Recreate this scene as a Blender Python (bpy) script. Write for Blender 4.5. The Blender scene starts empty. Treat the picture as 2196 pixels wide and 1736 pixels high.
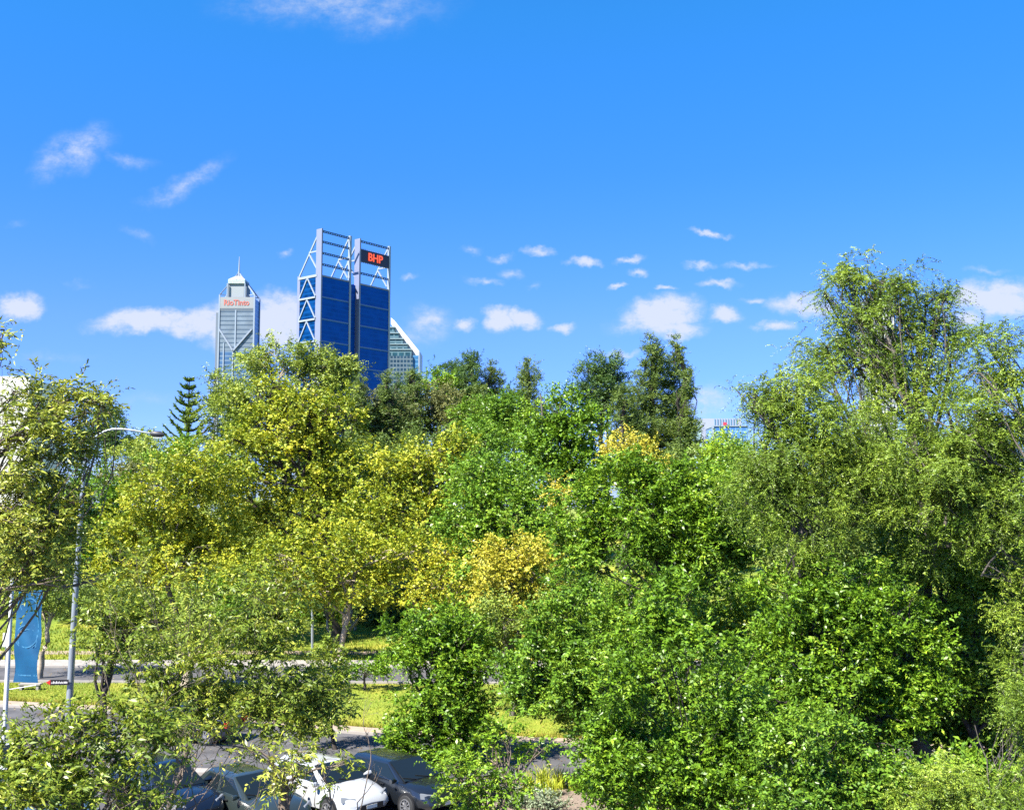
import bpy, bmesh, math, random
import numpy as np
from mathutils import Vector, Matrix
R = math.radians
random.seed(7)
C = bpy.context.scene.collection
SC = bpy.context.scene

# ------------------------------------------------------------------ camera
F, CX, CY, PITCH, H = 2300.0, 1098.0, 868.0, R(5.39), 11.0
def at(px, py, Y):
    dx = (px - CX) / F; du = (CY - py) / F
    y = math.cos(PITCH) - du * math.sin(PITCH)
    z = math.sin(PITCH) + du * math.cos(PITCH)
    k = Y / y
    return np.array((dx * k, Y, H + z * k))
def mpp(Y): return Y / F
cam = bpy.data.cameras.new('camera'); co = bpy.data.objects.new('camera', cam); C.objects.link(co)
co.location = (0, 0, H); co.rotation_euler = (R(90) + PITCH, 0, 0)
cam.sensor_width = 36; cam.lens = 36 * F / 2196; cam.clip_end = 6000; cam.clip_start = .1
SC.camera = co

# ------------------------------------------------------------------ materials
def nt(name):
    m = bpy.data.materials.new(name); m.use_nodes = True
    return m, m.node_tree, m.node_tree.nodes['Principled BSDF']
MATS = {}
def plain(name, col, rough=.6, metal=0, spec=.5, var=0, scale=3, bump=0, coat=0):
    if name in MATS: return MATS[name]
    m, t, p = nt(name)
    p.inputs['Base Color'].default_value = (*col, 1); p.inputs['Roughness'].default_value = rough
    p.inputs['Metallic'].default_value = metal; p.inputs['Specular IOR Level'].default_value = spec
    p.inputs['Coat Weight'].default_value = coat
    if var:
        tc = t.nodes.new('ShaderNodeTexCoord'); n = t.nodes.new('ShaderNodeTexNoise'); n.inputs['Scale'].default_value = scale
        n.inputs['Detail'].default_value = 6
        r = t.nodes.new('ShaderNodeMapRange'); r.inputs[1].default_value = .3; r.inputs[2].default_value = .7
        r.inputs[3].default_value = 1 - var; r.inputs[4].default_value = 1 + var
        mx = t.nodes.new('ShaderNodeVectorMath'); mx.operation = 'SCALE'; mx.inputs[0].default_value = col
        t.links.new(tc.outputs['Object'], n.inputs['Vector']); t.links.new(n.outputs[0], r.inputs[0])
        t.links.new(r.outputs[0], mx.inputs['Scale']); t.links.new(mx.outputs[0], p.inputs['Base Color'])
        if bump:
            b = t.nodes.new('ShaderNodeBump'); b.inputs['Strength'].default_value = bump
            t.links.new(n.outputs[0], b.inputs['Height']); t.links.new(b.outputs[0], p.inputs['Normal'])
    MATS[name] = m
    return m
def leafmat(name, c0, c1, c2, rough=.42, trans=.2, spec=.3):
    """c0 -> c1 -> c2 along the per-leaf tint attribute"""
    if name in MATS: return MATS[name]
    m, t, p = nt(name)
    a = t.nodes.new('ShaderNodeAttribute'); a.attribute_name = 'tint'
    r = t.nodes.new('ShaderNodeValToRGB'); e = r.color_ramp.elements
    e[0].position = .05; e[0].color = (*c0, 1); e[1].position = .95; e[1].color = (*c2, 1)
    k = e.new(.5); k.color = (*c1, 1)
    t.links.new(a.outputs['Fac'], r.inputs[0])
    t.links.new(r.outputs[0], p.inputs['Base Color'])
    p.inputs['Roughness'].default_value = rough; p.inputs['Specular IOR Level'].default_value = spec
    tr = t.nodes.new('ShaderNodeBsdfTranslucent')
    mu = t.nodes.new('ShaderNodeMixRGB'); mu.blend_type = 'MULTIPLY'; mu.inputs[0].default_value = 1
    mu.inputs[2].default_value = (1.25, 1.2, .5, 1)
    t.links.new(r.outputs[0], mu.inputs[1]); t.links.new(mu.outputs[0], tr.inputs[0])
    ms = t.nodes.new('ShaderNodeMixShader'); ms.inputs[0].default_value = trans
    t.links.new(p.outputs[0], ms.inputs[1]); t.links.new(tr.outputs[0], ms.inputs[2])
    t.links.new(ms.outputs[0], t.nodes['Material Output'].inputs['Surface'])
    MATS[name] = m
    return m
L_OLIVE = leafmat('olive_leaf', (.13, .18, .02), (.29, .34, .045), (.56, .54, .10), rough=.4)
L_NEAR = leafmat('near_leaf', (.09, .14, .016), (.20, .275, .03), (.46, .47, .07), rough=.38)
L_BRIGHT = leafmat('bright_green_leaf', (.07, .145, .010), (.155, .29, .018), (.34, .46, .035), rough=.38)
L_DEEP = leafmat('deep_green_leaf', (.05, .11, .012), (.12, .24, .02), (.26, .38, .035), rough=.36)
L_FEATHER = leafmat('feathery_leaf', (.085, .145, .018), (.19, .285, .03), (.38, .46, .055), rough=.4)
L_YELLOW = leafmat('yellow_green_leaf', (.12, .19, .014), (.32, .365, .025), (.62, .56, .05), rough=.5)
L_GOLD = leafmat('golden_leaf', (.22, .25, .025), (.46, .42, .04), (.66, .54, .08), rough=.5)
L_GUM = leafmat('gum_leaf', (.12, .18, .03), (.25, .33, .045), (.45, .48, .08), rough=.5)
L_PINE = leafmat('pine_needle', (.035, .085, .022), (.085, .16, .035), (.17, .26, .05), rough=.5, trans=.15)
L_CYP = leafmat('cypress_foliage', (.07, .12, .03), (.14, .21, .04), (.25, .31, .06), rough=.5, trans=.2)
L_BROWN = leafmat('brownish_leaf', (.10, .12, .04), (.19, .205, .065), (.30, .30, .10), rough=.6)
L_SILVER = leafmat('silver_leaf', (.13, .17, .10), (.21, .26, .15), (.32, .37, .23), rough=.6)
L_STRAP = leafmat('strap_leaf', (.18, .26, .02), (.36, .42, .03), (.6, .55, .06), rough=.5)
BARK_D = plain('dark_bark', (.045, .035, .028), .9, var=.4, scale=6, bump=.4)
BARK_G = plain('grey_bark', (.10, .085, .068), .9, var=.35, scale=6, bump=.4)
BARK_P = plain('pale_bark', (.32, .26, .19), .85, var=.3, scale=5, bump=.3)
BARK_T = plain('twig_bark', (.15, .115, .085), .85, var=.3, scale=8)

# ------------------------------------------------------------------ helpers
def tag(o, label=None, cat=None, group=None, kind=None):
    if label: o['label'] = label
    if cat: o['category'] = cat
    if group: o['group'] = group
    if kind: o['kind'] = kind
    return o
def link(o, parent=None):
    C.objects.link(o)
    if parent: o.parent = parent
    return o
def empty(name, loc, rz=0, label=None, cat=None, group=None):
    o = bpy.data.objects.new(name, None); C.objects.link(o); o.location = tuple(loc); o.rotation_euler = (0, 0, rz)
    o.empty_display_size = .2
    return tag(o, label, cat, group)
def npmesh(name, co, faces_list, mats, midx=None, tint=None, smooth=False):
    """faces_list: list of (n,k) int arrays"""
    me = bpy.data.meshes.new(name)
    nv = len(co); me.vertices.add(nv); me.vertices.foreach_set('co', np.ascontiguousarray(co, dtype=np.float32).ravel())
    loops = np.concatenate([f.ravel() for f in faces_list]).astype(np.int32)
    lens = np.concatenate([np.full(len(f), f.shape[1]) for f in faces_list])
    starts = np.concatenate([[0], np.cumsum(lens)[:-1]]).astype(np.int32)
    me.loops.add(len(loops)); me.loops.foreach_set('vertex_index', loops)
    me.polygons.add(len(lens)); me.polygons.foreach_set('loop_start', starts)
    if smooth: me.polygons.foreach_set('use_smooth', np.ones(len(lens), dtype=bool))
    for m in mats: me.materials.append(m)
    if midx is not None: me.polygons.foreach_set('material_index', np.asarray(midx, dtype=np.int32))
    if tint is not None:
        a = me.attributes.new('tint', 'FLOAT', 'POINT'); a.data.foreach_set('value', tint.astype(np.float32))
    me.update(calc_edges=True)
    return me
def norm(v): return v / np.maximum(np.linalg.norm(v, axis=-1, keepdims=True), 1e-9)

class MB:
    """collects shapes; build() links them as one mesh object"""
    def __init__(s): s.v = []; s.f = []; s.m = []
    def add(s, vs, fs, m=0):
        n = len(s.v); s.v += [tuple(map(float, v)) for v in vs]
        for f in fs: s.f.append([n + i for i in f]); s.m.append(m)
        return s
    def box(s, a, b, m=0):
        (x0, y0, z0), (x1, y1, z1) = a, b
        return s.add([(x0,y0,z0),(x1,y0,z0),(x1,y1,z0),(x0,y1,z0),(x0,y0,z1),(x1,y0,z1),(x1,y1,z1),(x0,y1,z1)],
                     [(0,3,2,1),(4,5,6,7),(0,1,5,4),(1,2,6,5),(2,3,7,6),(3,0,4,7)], m)
    def bar(s, p, q, w, h=None, m=0, up=(0,0,1)):
        p = Vector(p); q = Vector(q); d = (q - p).normalized(); h = h or w
        u = Vector(up)
        if abs(d.dot(u)) > .98: u = Vector((0, 1, 0))
        sd = d.cross(u).normalized() * w / 2; uu = sd.normalized().cross(d).normalized() * h / 2
        vs = [p-sd-uu, p+sd-uu, p+sd+uu, p-sd+uu, q-sd-uu, q+sd-uu, q+sd+uu, q-sd+uu]
        return s.add(vs, [(0,3,2,1),(4,5,6,7),(0,1,5,4),(1,2,6,5),(2,3,7,6),(3,0,4,7)], m)
    def tube(s, pts, rad, n=12, m=0, cap=True):
        pts = [Vector(tuple(p)) for p in pts]; k = len(pts); b = len(s.v)
        if not hasattr(rad, '__len__'): rad = [rad] * k
        for i, p in enumerate(pts):
            d = (pts[min(i+1, k-1)] - pts[max(i-1, 0)]).normalized()
            a = d.cross(Vector((0, .01, 1)) if abs(d.z) < .95 else Vector((1, 0, 0))).normalized(); c = d.cross(a)
            for j in range(n):
                t = 2 * math.pi * j / n; s.v.append(tuple(p + (a * math.cos(t) + c * math.sin(t)) * rad[i]))
        for i in range(k-1):
            for j in range(n):
                s.f.append([b+i*n+j, b+i*n+(j+1) % n, b+(i+1)*n+(j+1) % n, b+(i+1)*n+j]); s.m.append(m)
        if cap:
            s.f.append([b+j for j in range(n)][::-1]); s.m.append(m); s.f.append([b+(k-1)*n+j for j in range(n)]); s.m.append(m)
        return s
    def mesh(s, name, mats, smooth=False):
        me = bpy.data.meshes.new(name); me.from_pydata(s.v, [], s.f)
        for m in (mats if isinstance(mats, (list, tuple)) else [mats]): me.materials.append(m)
        me.polygons.foreach_set('material_index', s.m)
        if smooth:
            me.polygons.foreach_set('use_smooth', [True] * len(s.f)); me.set_sharp_from_angle(angle=R(38))
        me.update(); return me
    def build(s, name, mats, parent=None, smooth=False):
        return link(bpy.data.objects.new(name, s.mesh(name, mats, smooth)), parent)

# ------------------------------------------------------------------ terrain
def gz(x, y):
    y = np.asarray(y, float); x = np.asarray(x, float)
    s = np.clip((y - 84) / 80, 0, 1); s = s * s * (3 - 2 * s)
    e = np.clip((y - 260) / 240, 0, 1); e = e * e * (3 - 2 * e)
    return (11 * s * (1 - e)) * (.8 + .2 * np.tanh(x / 60))
xs = np.unique(np.concatenate([np.linspace(-3000, -120, 14), np.linspace(-120, 120, 81), np.linspace(120, 3000, 14)]))
ys = np.unique(np.concatenate([np.linspace(-200, 40, 7), np.linspace(40, 300, 88), np.linspace(300, 5000, 22)]))
gx, gy = np.meshgrid(xs, ys); nx, ny = len(xs), len(ys)
gco = np.stack([gx.ravel(), gy.ravel(), gz(gx, gy).ravel()], 1)
ii = (np.arange(ny-1)[:, None] * nx + np.arange(nx-1)[None]).ravel()
gf = np.stack([ii, ii+1, ii+1+nx, ii+nx], 1)
m, t, p = nt('grass_ground')
tc = t.nodes.new('ShaderNodeTexCoord')
n1 = t.nodes.new('ShaderNodeTexNoise'); n1.inputs['Scale'].default_value = .18; n1.inputs['Detail'].default_value = 8
n2 = t.nodes.new('ShaderNodeTexNoise'); n2.inputs['Scale'].default_value = 9; n2.inputs['Detail'].default_value = 8
t.links.new(tc.outputs['Object'], n1.inputs['Vector']); t.links.new(tc.outputs['Object'], n2.inputs['Vector'])
r1 = t.nodes.new('ShaderNodeValToRGB'); e = r1.color_ramp.elements
e[0].position = .36; e[0].color = (.10, .16, .009, 1); e[1].position = .68; e[1].color = (.30, .28, .025, 1)
k = e.new(.52); k.color = (.19, .24, .012, 1)
r2 = t.nodes.new('ShaderNodeMapRange'); r2.inputs[1].default_value = .3; r2.inputs[2].default_value = .7; r2.inputs[3].default_value = .55; r2.inputs[4].default_value = 1.3
sc_ = t.nodes.new('ShaderNodeVectorMath'); sc_.operation = 'SCALE'
t.links.new(n1.outputs[0], r1.inputs[0]); t.links.new(n2.outputs[0], r2.inputs[0]); t.links.new(r1.outputs[0], sc_.inputs[0]); t.links.new(r2.outputs[0], sc_.inputs['Scale'])
t.links.new(sc_.outputs[0], p.inputs['Base Color']); p.inputs['Roughness'].default_value = .9
b = t.nodes.new('ShaderNodeBump'); b.inputs['Strength'].default_value = .8; b.inputs['Distance'].default_value = .05
t.links.new(n2.outputs[0], b.inputs['Height']); t.links.new(b.outputs[0], p.inputs['Normal'])
tag(link(bpy.data.objects.new('ground', npmesh('ground', gco, [gf], [m], smooth=True))), kind='structure')

ASPH = plain('asphalt', (.075, .072, .074), .85, var=.4, scale=.8, bump=.1)
CONC = plain('concrete', (.27, .245, .22), .85, var=.12, scale=1.5)
TAN = plain('tan_path', (.30, .23, .17), .9, var=.15, scale=2)
MULCH = plain('mulch', (.19, .145, .11), .95, var=.45, scale=14, bump=.5)
def strip(name, far, near, z, mat, side=.0):
    """sheet between two polylines of equal length, with side walls down to the ground"""
    mb = MB(); n = len(far)
    for i in range(n-1):
        a, b_, c, d = near[i], near[i+1], far[i+1], far[i]
        mb.add([(*a, z), (*b_, z), (*c, z), (*d, z)], [(0, 1, 2, 3)])
        if side:
            mb.add([(*a, z-side), (*b_, z-side), (*b_, z), (*a, z)], [(0, 1, 2, 3)])
            mb.add([(*c, z-side), (*d, z-side), (*d, z), (*c, z)], [(0, 1, 2, 3)])
    return tag(mb.build(name, mat), kind='structure')
KX = [-90, -40, -23, -16, -7, 1.2, 8, 20, 60]
KY = [70, 63.5, 59.2, 56.6, 53.2, 51, 50, 49.5, 49.5]
kerb = list(zip(KX, KY))
off = lambda pl, d: [(x, y + d) for x, y in pl]
strip('car_park', off(kerb, -.15), [(x, -30) for x, y in kerb], .004, ASPH)
strip('kerb', kerb, off(kerb, -.15), .12, CONC, .12)
strip('footpath', off(kerb, 1.35), off(kerb, .004), .06, TAN, .06)
RX = [-120, -23, 0, 30, 120]
strip('road', [(x, 74.5 + (-.03) * x * .3) for x in RX], [(x, 68.2 - .02 * x) for x in RX], .004, ASPH)
strip('kerb', [(x, 68.2 - .02 * x) for x in RX], [(x, 67.95 - .02 * x) for x in RX], .12, CONC, .12)
strip('kerb', [(x, 74.9 - .009 * x) for x in RX], [(x, 74.5 - .009 * x) for x in RX], .13, CONC, .13)
strip('pavement', [(x, 77.6 - .009 * x) for x in RX], [(x, 74.91 - .009 * x) for x in RX], .11, CONC, .11)
strip('verge_path', [(x, 83.2) for x in RX], [(x, 81.4) for x in RX], .03, TAN, .03)
strip('traffic_island', [(-17, 46.6), (-13, 46.0), (-9.9, 45.7)], [(-17, 45.9), (-13, 45.3), (-9.9, 45.1)], .13, CONC, .13)
strip('garden_bed', [(-1.6, 42.6), (1.5, 43.0), (8, 43.5), (14, 44)], [(-1.6, 30), (1.5, 30), (8, 30), (14, 30)], .07, MULCH, .07)
strip('mulch_bank', [(-14, 94), (-9, 95), (-2, 94), (8, 93)], [(-14, 84.2), (-9, 83.6), (-2, 83.6), (8, 84.2)], .0, MULCH) if False else None

# ------------------------------------------------------------------ trees
def tubes_np(segs, n=5):
    """segs: list of (pts(k,3), rad(k))"""
    V = []; Fq = []; b = 0
    ang = np.arange(n) * 2 * np.pi / n
    for pts, rad in segs:
        pts = np.asarray(pts, float); k = len(pts); rad = np.asarray(rad, float)
        d = norm(np.gradient(pts, axis=0)); ref = np.where(np.abs(d[:, 2:3]) < .9, np.array([[0, 0, 1.]]), np.array([[1., 0, 0]]))
        a = norm(np.cross(d, ref)); c = np.cross(d, a)
        ring = pts[:, None] + (a[:, None] * np.cos(ang)[None, :, None] + c[:, None] * np.sin(ang)[None, :, None]) * rad[:, None, None]
        V.append(ring.reshape(-1, 3))
        i = (np.arange(k-1)[:, None] * n + np.arange(n)[None]); j = (np.arange(k-1)[:, None] * n + (np.arange(n)[None] + 1) % n)
        Fq.append(np.stack([i, j, j + n, i + n], -1).reshape(-1, 4) + b); b += k * n
    return np.concatenate(V), np.concatenate(Fq)
def curve(rng, a, b, k=6, bend=.12, rise=.0):
    a = np.asarray(a, float); b = np.asarray(b, float); L = np.linalg.norm(b - a)
    t = np.linspace(0, 1, k)[:, None]; off_ = rng.normal(size=3) * bend * L
    w = rng.normal(size=(k, 3)) * .02 * L; w[0] = w[-1] = 0
    return a + (b - a) * t + off_ * (4 * t * (1 - t)) * .5 + np.array([0, 0, rise * L]) * (t * (1 - t)) * 2 + w
def noise3(p, f, s):
    q = p * f + s
    return (np.sin(q[:, 0] + 1.7 * np.sin(q[:, 1] * .9)) + np.sin(q[:, 1] * 1.1 + 1.3 * np.sin(q[:, 2])) + np.sin(q[:, 2] * 1.2 + 1.5 * np.sin(q[:, 0] * .8))) / 3

LEAF = {  # length, width, clump radius, leaves per twig, droop, up-bias, normal jitter
    'narrow': (.14, .044, .42, 12, .35, .35, .55),
    'oval':   (.12, .060, .50, 12, .18, .30, .55),
    'feather':(.085, .026, .62, 22, .45, .15, .45),
    'plane':  (.27, .22, 1.15, 9, .15, .30, .7),
    'gum':    (.30, .17, 1.35, 9, .25, .35, .7),
    'needle': (.30, .10, .95, 10, -.05, .6, .6),
    'cyp':    (.26, .12, .85, 9, .3, .15, .6),
    'shrub':  (.13, .07, .5, 9, .1, .5, .6),
}
NLEAF = [0]
def tree(name, label, cat, Y, lobes, leaf, mat, bark, lai=3.0, base=None, seed=0, twigs=0, limb=1.0, scale=1.0, trunk_r=None, hole=.55,
         shell=.45, clumps=1.0, group=None, depth=.85, tintshift=0, extra=None, trunk_top=None, bare=0, squash=.75, hf=1.0, crs=1.0, voids=()):
    rng = np.random.default_rng(seed + 101)
    L, W, cr, kt, droop, upb, jit = LEAF[leaf]; L *= scale * .98; W *= scale * .98; cr *= (scale ** .5) * crs
    lob = []
    for l in lobes:
        px, py, rx, ry = l[:4]; dY = l[4] if len(l) > 4 else rng.uniform(-.35, .35) * rx * mpp(Y)
        dens = l[5] if len(l) > 5 else 1
        c = at(px, py, Y + dY); s = mpp(Y + dY)
        lob.append((c, np.array([rx * s, rx * s * depth, ry * s]), dens))
    cen = np.mean([l[0] for l in lob], axis=0); low = min(l[0][2] - l[1][2] * .5 for l in lob)
    if base is None: bx = cen[0]; by = cen[1]
    else: bx, by = at(base, 868, Y)[0], Y
    bz = float(gz(bx, by)); B = np.array([bx, by, bz - .05])
    root = empty(name, B, label=label, cat=cat, group=group)
    # clumps
    P = []; O = []; S = []; D = []; T = []
    for c, r, dens in lob:
        area = math.pi * r[0] * r[2]
        nc = int(max(5, clumps * 2.6 * area / (cr * cr)))
        d = norm(rng.normal(size=(nc, 3))); rad = shell + (1 - shell) * rng.random(nc) ** .6
        p = c + d * r * rad[:, None] * (1 + .16 * noise3(d * 3, 1.0, seed))[:, None]
        keep = (noise3(p, hf * 1.15 / (cr * 2.1), seed * 1.7) < hole + (.22 if hole > .2 else .1)) & (p[:, 2] > bz + .25)
        for (vx, vy, vrx, vry) in voids:
            vc = at(vx, vy, Y); q_ = (p - vc) / np.array([vrx * mpp(Y), 1e3, vry * mpp(Y)]); keep &= (q_ ** 2).sum(1) > 1
        p = p[keep]; d = d[keep]
        P.append(p); O.append(d); S.append(cr * rng.uniform(.55, 1.25, len(p))); D.append(np.full(len(p), dens)); T.append(.15 * noise3(p, .55 / cr, seed + 9) + rng.normal(0, .12, len(p)))
    P = np.concatenate(P); O = np.concatenate(O); S = np.concatenate(S); D = np.concatenate(D); T = np.concatenate(T)
    tot_area = sum(math.pi * r[0] * r[2] * dens for c, r, dens in lob)
    nl = 1.65 * lai * tot_area / (L * W * .5); ntw = max(1, nl / kt)
    wgt = S ** 2 * D; cnt = rng.poisson(wgt / wgt.sum() * ntw); idx = np.repeat(np.arange(len(P)), cnt); n = len(idx)
    st = P[idx] + rng.normal(size=(n, 3)) * (S[idx] * .42)[:, None] * np.array([1, 1, squash])
    td = norm(O[idx] * .8 + rng.normal(size=(n, 3)) * .75 + np.array([0, 0, upb]))
    tl = S[idx] * rng.uniform(.5, 1.15, n)
    # leaves
    u = np.tile((np.arange(kt) + .5) / kt, (n, 1)) + rng.normal(0, .02, (n, kt))
    pos = st[:, None] + td[:, None] * (tl[:, None] * u)[..., None]; pos[..., 2] -= droop * tl[:, None] * u * u
    sgn = np.where(np.arange(kt) % 2 == 0, 1., -1.)[None, :, None]
    upv = np.array([0, 0, 1.]); side = norm(np.cross(td, upv) + rng.normal(size=(n, 3)) * .25)
    tang = norm(td[:, None] - np.array([0, 0, 1.]) * (2 * droop * u)[..., None])
    ld = norm(tang * .65 + side[:, None] * sgn * .8 + rng.normal(size=(n, kt, 3)) * .32 - np.array([0, 0, .25 * max(droop, 0)]))
    nn = norm(O[idx][:, None] * .6 + upv * .45 + rng.normal(size=(n, 1, 3)) * jit * 1.15 + rng.normal(size=(n, kt, 3)) * jit * .9)
    sd = norm(np.cross(ld, nn)); nn = np.cross(sd, ld)
    ll = L * rng.uniform(.45, 1.4, (n, kt)); ww = W * rng.uniform(.55, 1.3, (n, kt))
    b0 = pos - B; tip = b0 + ld * ll[..., None] - nn * (ll * .12)[..., None]
    mid = b0 + ld * (ll * .45)[..., None] + nn * (ll * .05)[..., None]
    fold = nn * (ww * .12)[..., None]
    q = np.stack([b0, mid + sd * (ww * .5)[..., None] + fold, tip, mid - sd * (ww * .5)[..., None] + fold], 2).reshape(-1, 3)
    ok = (q.reshape(-1, 4, 3)[:, :, 2].min(1) > 0.02); q = q.reshape(-1, 4, 3)[ok].reshape(-1, 3)
    m_ = len(q) // 4; NLEAF[0] += m_
    tint = np.clip(.42 + tintshift + T[idx][:, None] + rng.normal(0, .19, (n, kt)), 0, 1).reshape(-1)[ok]
    link(bpy.data.objects.new('crown', npmesh('crown', q, [np.arange(m_ * 4).reshape(-1, 4)], [mat], tint=np.repeat(tint, 4))), root)
    # trunk + limbs
    Ht = low - bz; tr = trunk_r or max(.08, .016 * (cen[2] - bz) + .05 * (len(lob) ** .5) * .6)
    top = np.array([cen[0] * .75 + bx * .25, cen[1], max(low + .4 * (cen[2] - low), bz + .6)])
    if trunk_top is not None: top = at(trunk_top[0], trunk_top[1], Y)
    tp = curve(rng, B, top, 9, .05); segs = [(tp, np.linspace(tr * 1.15, tr * .55, 9))]; segs[0][1][0] *= 1.25
    small = []
    off0 = 0
    for li, (c, r, dens) in enumerate(lob):
        s0 = tp[rng.integers(4, 9)]; k = 8
        cc = c + rng.normal(size=3) * r * .15
        lp = curve(rng, s0, cc, k, .12, .12); rr = tr * .42 * limb; segs.append((lp, np.linspace(rr, rr * .35, k)))
        dd = np.linalg.norm((P - c) / r, axis=1); near = np.where(dd < 1.15)[0]
        if len(near):
            for ci in rng.choice(near, min(len(near), 7), replace=False):
                a = lp[rng.integers(3, k)]; bp = curve(rng, a, P[ci], 6, .15, .06)
                segs.append((bp, np.linspace(rr * .38, rr * .1, 6)))
                for cj in near[np.argsort(np.linalg.norm(P[near] - P[ci], axis=1))[1:4]]:
                    small.append((curve(rng, bp[rng.integers(2, 6)], P[cj], 5, .15), np.linspace(rr * .16, rr * .05, 5)))
    for sgm in (extra or []): segs.append(sgm)
    V1, F1 = tubes_np(segs, 7); Vs, Fs = [V1], [F1]
    if small: V2, F2 = tubes_np(small, 4); Fs.append(F2 + len(V1)); Vs.append(V2)
    if twigs:
        pick = np.where(rng.random(n) < twigs)[0]; kk = 4; uu = np.linspace(0, 1, kk)[None]
        tpnt = st[pick][:, None] + td[pick][:, None] * (tl[pick][:, None] * uu)[..., None]; tpnt[..., 2] -= droop * tl[pick][:, None] * uu * uu
        V3, F3 = tubes_np([(tpnt[i], np.linspace(.006, .0025, kk)) for i in range(len(pick))], 3)
        b_ = sum(len(v) for v in Vs); Vs.append(V3); Fs.append(F3 + b_)
    link(bpy.data.objects.new('trunk', npmesh('trunk', np.concatenate(Vs) - B, Fs, [bark], smooth=True)), root)
    return root
def cone_lobes(px, yt, yb, hw, n=7, pw=.8, tip=.15):
    out = []
    for i in range(n):
        f = (i + .35) / n; y = yt + (yb - yt) * f; w = hw * (tip + (1 - tip) * f ** pw)
        out.append((px + random.uniform(-.12, .12) * w, y, w, (yb - yt) / n * .78))
    return out

# ---- TREES
import sys
exec_parts = True
T_FAR = 'trees along the skyline'
# far skyline
tree('gum_tree', 'tall olive-green gum tree hiding the foot of the grey tower', 'tree', 128,
     [(605,758,58,34),(548,772,45,32),(655,770,45,32),(690,792,50,36),(738,805,32,36),(640,840,80,50),(560,850,55,45),(500,880,40,40),(600,900,80,50),(710,860,55,50)],
     'gum', L_GUM, BARK_P, lai=3.2, base=600, seed=1, hole=.5)
tree('gum_tree', 'grey-green gum tree with bare pale forks beside the layered pine', 'tree', 135,
     [(470,835,32,28),(452,880,32,40),(500,850,30,40),(480,920,50,40),(440,950,45,40),(520,930,45,40)], 'gum', L_GUM, BARK_P, lai=2.0, base=480, seed=2, hole=.35, limb=.8, tintshift=-.05)
tree('dark_tree', 'dark leafy tree behind the curved lamp arm', 'tree', 150, [(222,905,34,40),(205,945,45,35),(245,940,28,28)], 'gum', L_PINE, BARK_D, lai=4, seed=3)
tree('dark_tree', 'small dark tree top just under the lamp arm', 'tree', 155, [(293,940,18,18),(300,965,28,20)], 'gum', L_PINE, BARK_D, lai=4, seed=4)
tree('bushy_tree', 'low olive tree in the gap left of the layered pine', 'tree', 132, [(330,965,45,28),(290,985,50,30),(365,985,35,30)], 'gum', L_GUM, BARK_G, lai=3.5, seed=5)
tree('bushy_tree', 'green tree below the layered pine', 'tree', 120, [(395,975,40,35),(430,1000,50,40),(360,1010,45,30)], 'gum', L_DEEP, BARK_G, lai=3.5, seed=6, tintshift=.1)
tree('bushy_tree', 'brownish shrubby tree above the yellow-green trees at the lamp', 'tree', 110, [(290,1025,50,30),(250,1040,40,35),(340,1045,45,30)], 'gum', L_BROWN, BARK_G, lai=3.5, seed=7)
tree('bushy_tree', 'mid-green tree in shade behind the lamp pole', 'tree', 104, [(210,1050,60,50),(215,1140,65,60),(190,1220,70,50),(140,1100,60,60),(100,1190,70,60)], 'plane', L_DEEP, BARK_G, lai=4, seed=8, tintshift=.1)
tree('brown_tree', 'brownish open tree right of the stepped building', 'tree', 128, [(905,890,60,40),(950,870,45,40),(870,925,55,35),(990,900,40,40),(930,845,32,28)], 'gum', L_BROWN, BARK_G, lai=2.6, seed=9, hole=.45, scale=.8)
tree('brown_tree', 'brownish-olive tree in front of the blue tower foot', 'tree', 122, [(800,880,45,40),(840,900,50,45),(780,930,50,40),(830,945,60,35)], 'gum', L_BROWN, BARK_G, lai=3.0, seed=10, hole=.5, scale=.8, tintshift=-.1)
tree('leafy_tree', 'light green rounded tree left of the slim dark conifers', 'tree', 140, [(930,815,30,26),(915,835,25,22),(965,835,30,25)], 'gum', L_BRIGHT, BARK_G, lai=3.2, seed=11)
def conifer(label, px, yt, yb, hw, Y, seed, mat=L_PINE, n=7, pw=.8, tip=.15, lai=3.6, leaf='needle', hole=.9, more=(), scale=.75, name='conifer'):
    random.seed(seed)
    tree(name, label, 'tree', Y, cone_lobes(px, yt, yb, hw, n, pw, tip) + list(more), leaf, mat, BARK_D, lai=lai, base=px, seed=seed, hole=hole, scale=scale, limb=.4, shell=.3, crs=.7, clumps=1.0, trunk_top=(px, yt + 12), group=T_FAR)
conifer('slim dark conifer with a knobbly rounded top', 1008, 764, 960, 42, 140, 21, pw=.5, tip=.5)
conifer('dark round-headed pine touching the light green tree', 972, 782, 900, 44, 145, 22, pw=.3, tip=.6)
conifer('ragged grey-green conifer between two slim dark ones', 1057, 780, 930, 54, 142, 23, mat=L_CYP, lai=2.8, hole=.5)
conifer('columnar conifer left of the bright green tree', 1132, 784, 960, 46, 135, 24, mat=L_CYP, pw=.6, tip=.35, lai=3.2)
conifer('short pointed conifer against the foot of the stepped building', 882, 794, 930, 40, 126, 25, mat=L_CYP)
conifer('small pointed conifer at the right foot of the blue tower', 828, 806, 930, 34, 120, 26, mat=L_CYP)
conifer('smallest pointed conifer under the middle of the blue tower', 772, 815, 920, 32, 118, 27, mat=L_CYP)
tree('round_tree', 'rounded mid-green tree below the slim conifers', 'tree', 120, [(1085,880,48,36),(1060,920,55,40),(1110,925,50,45),(1020,900,45,45)], 'gum', L_DEEP, BARK_G, lai=4, seed=12, tintshift=.08)
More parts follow.
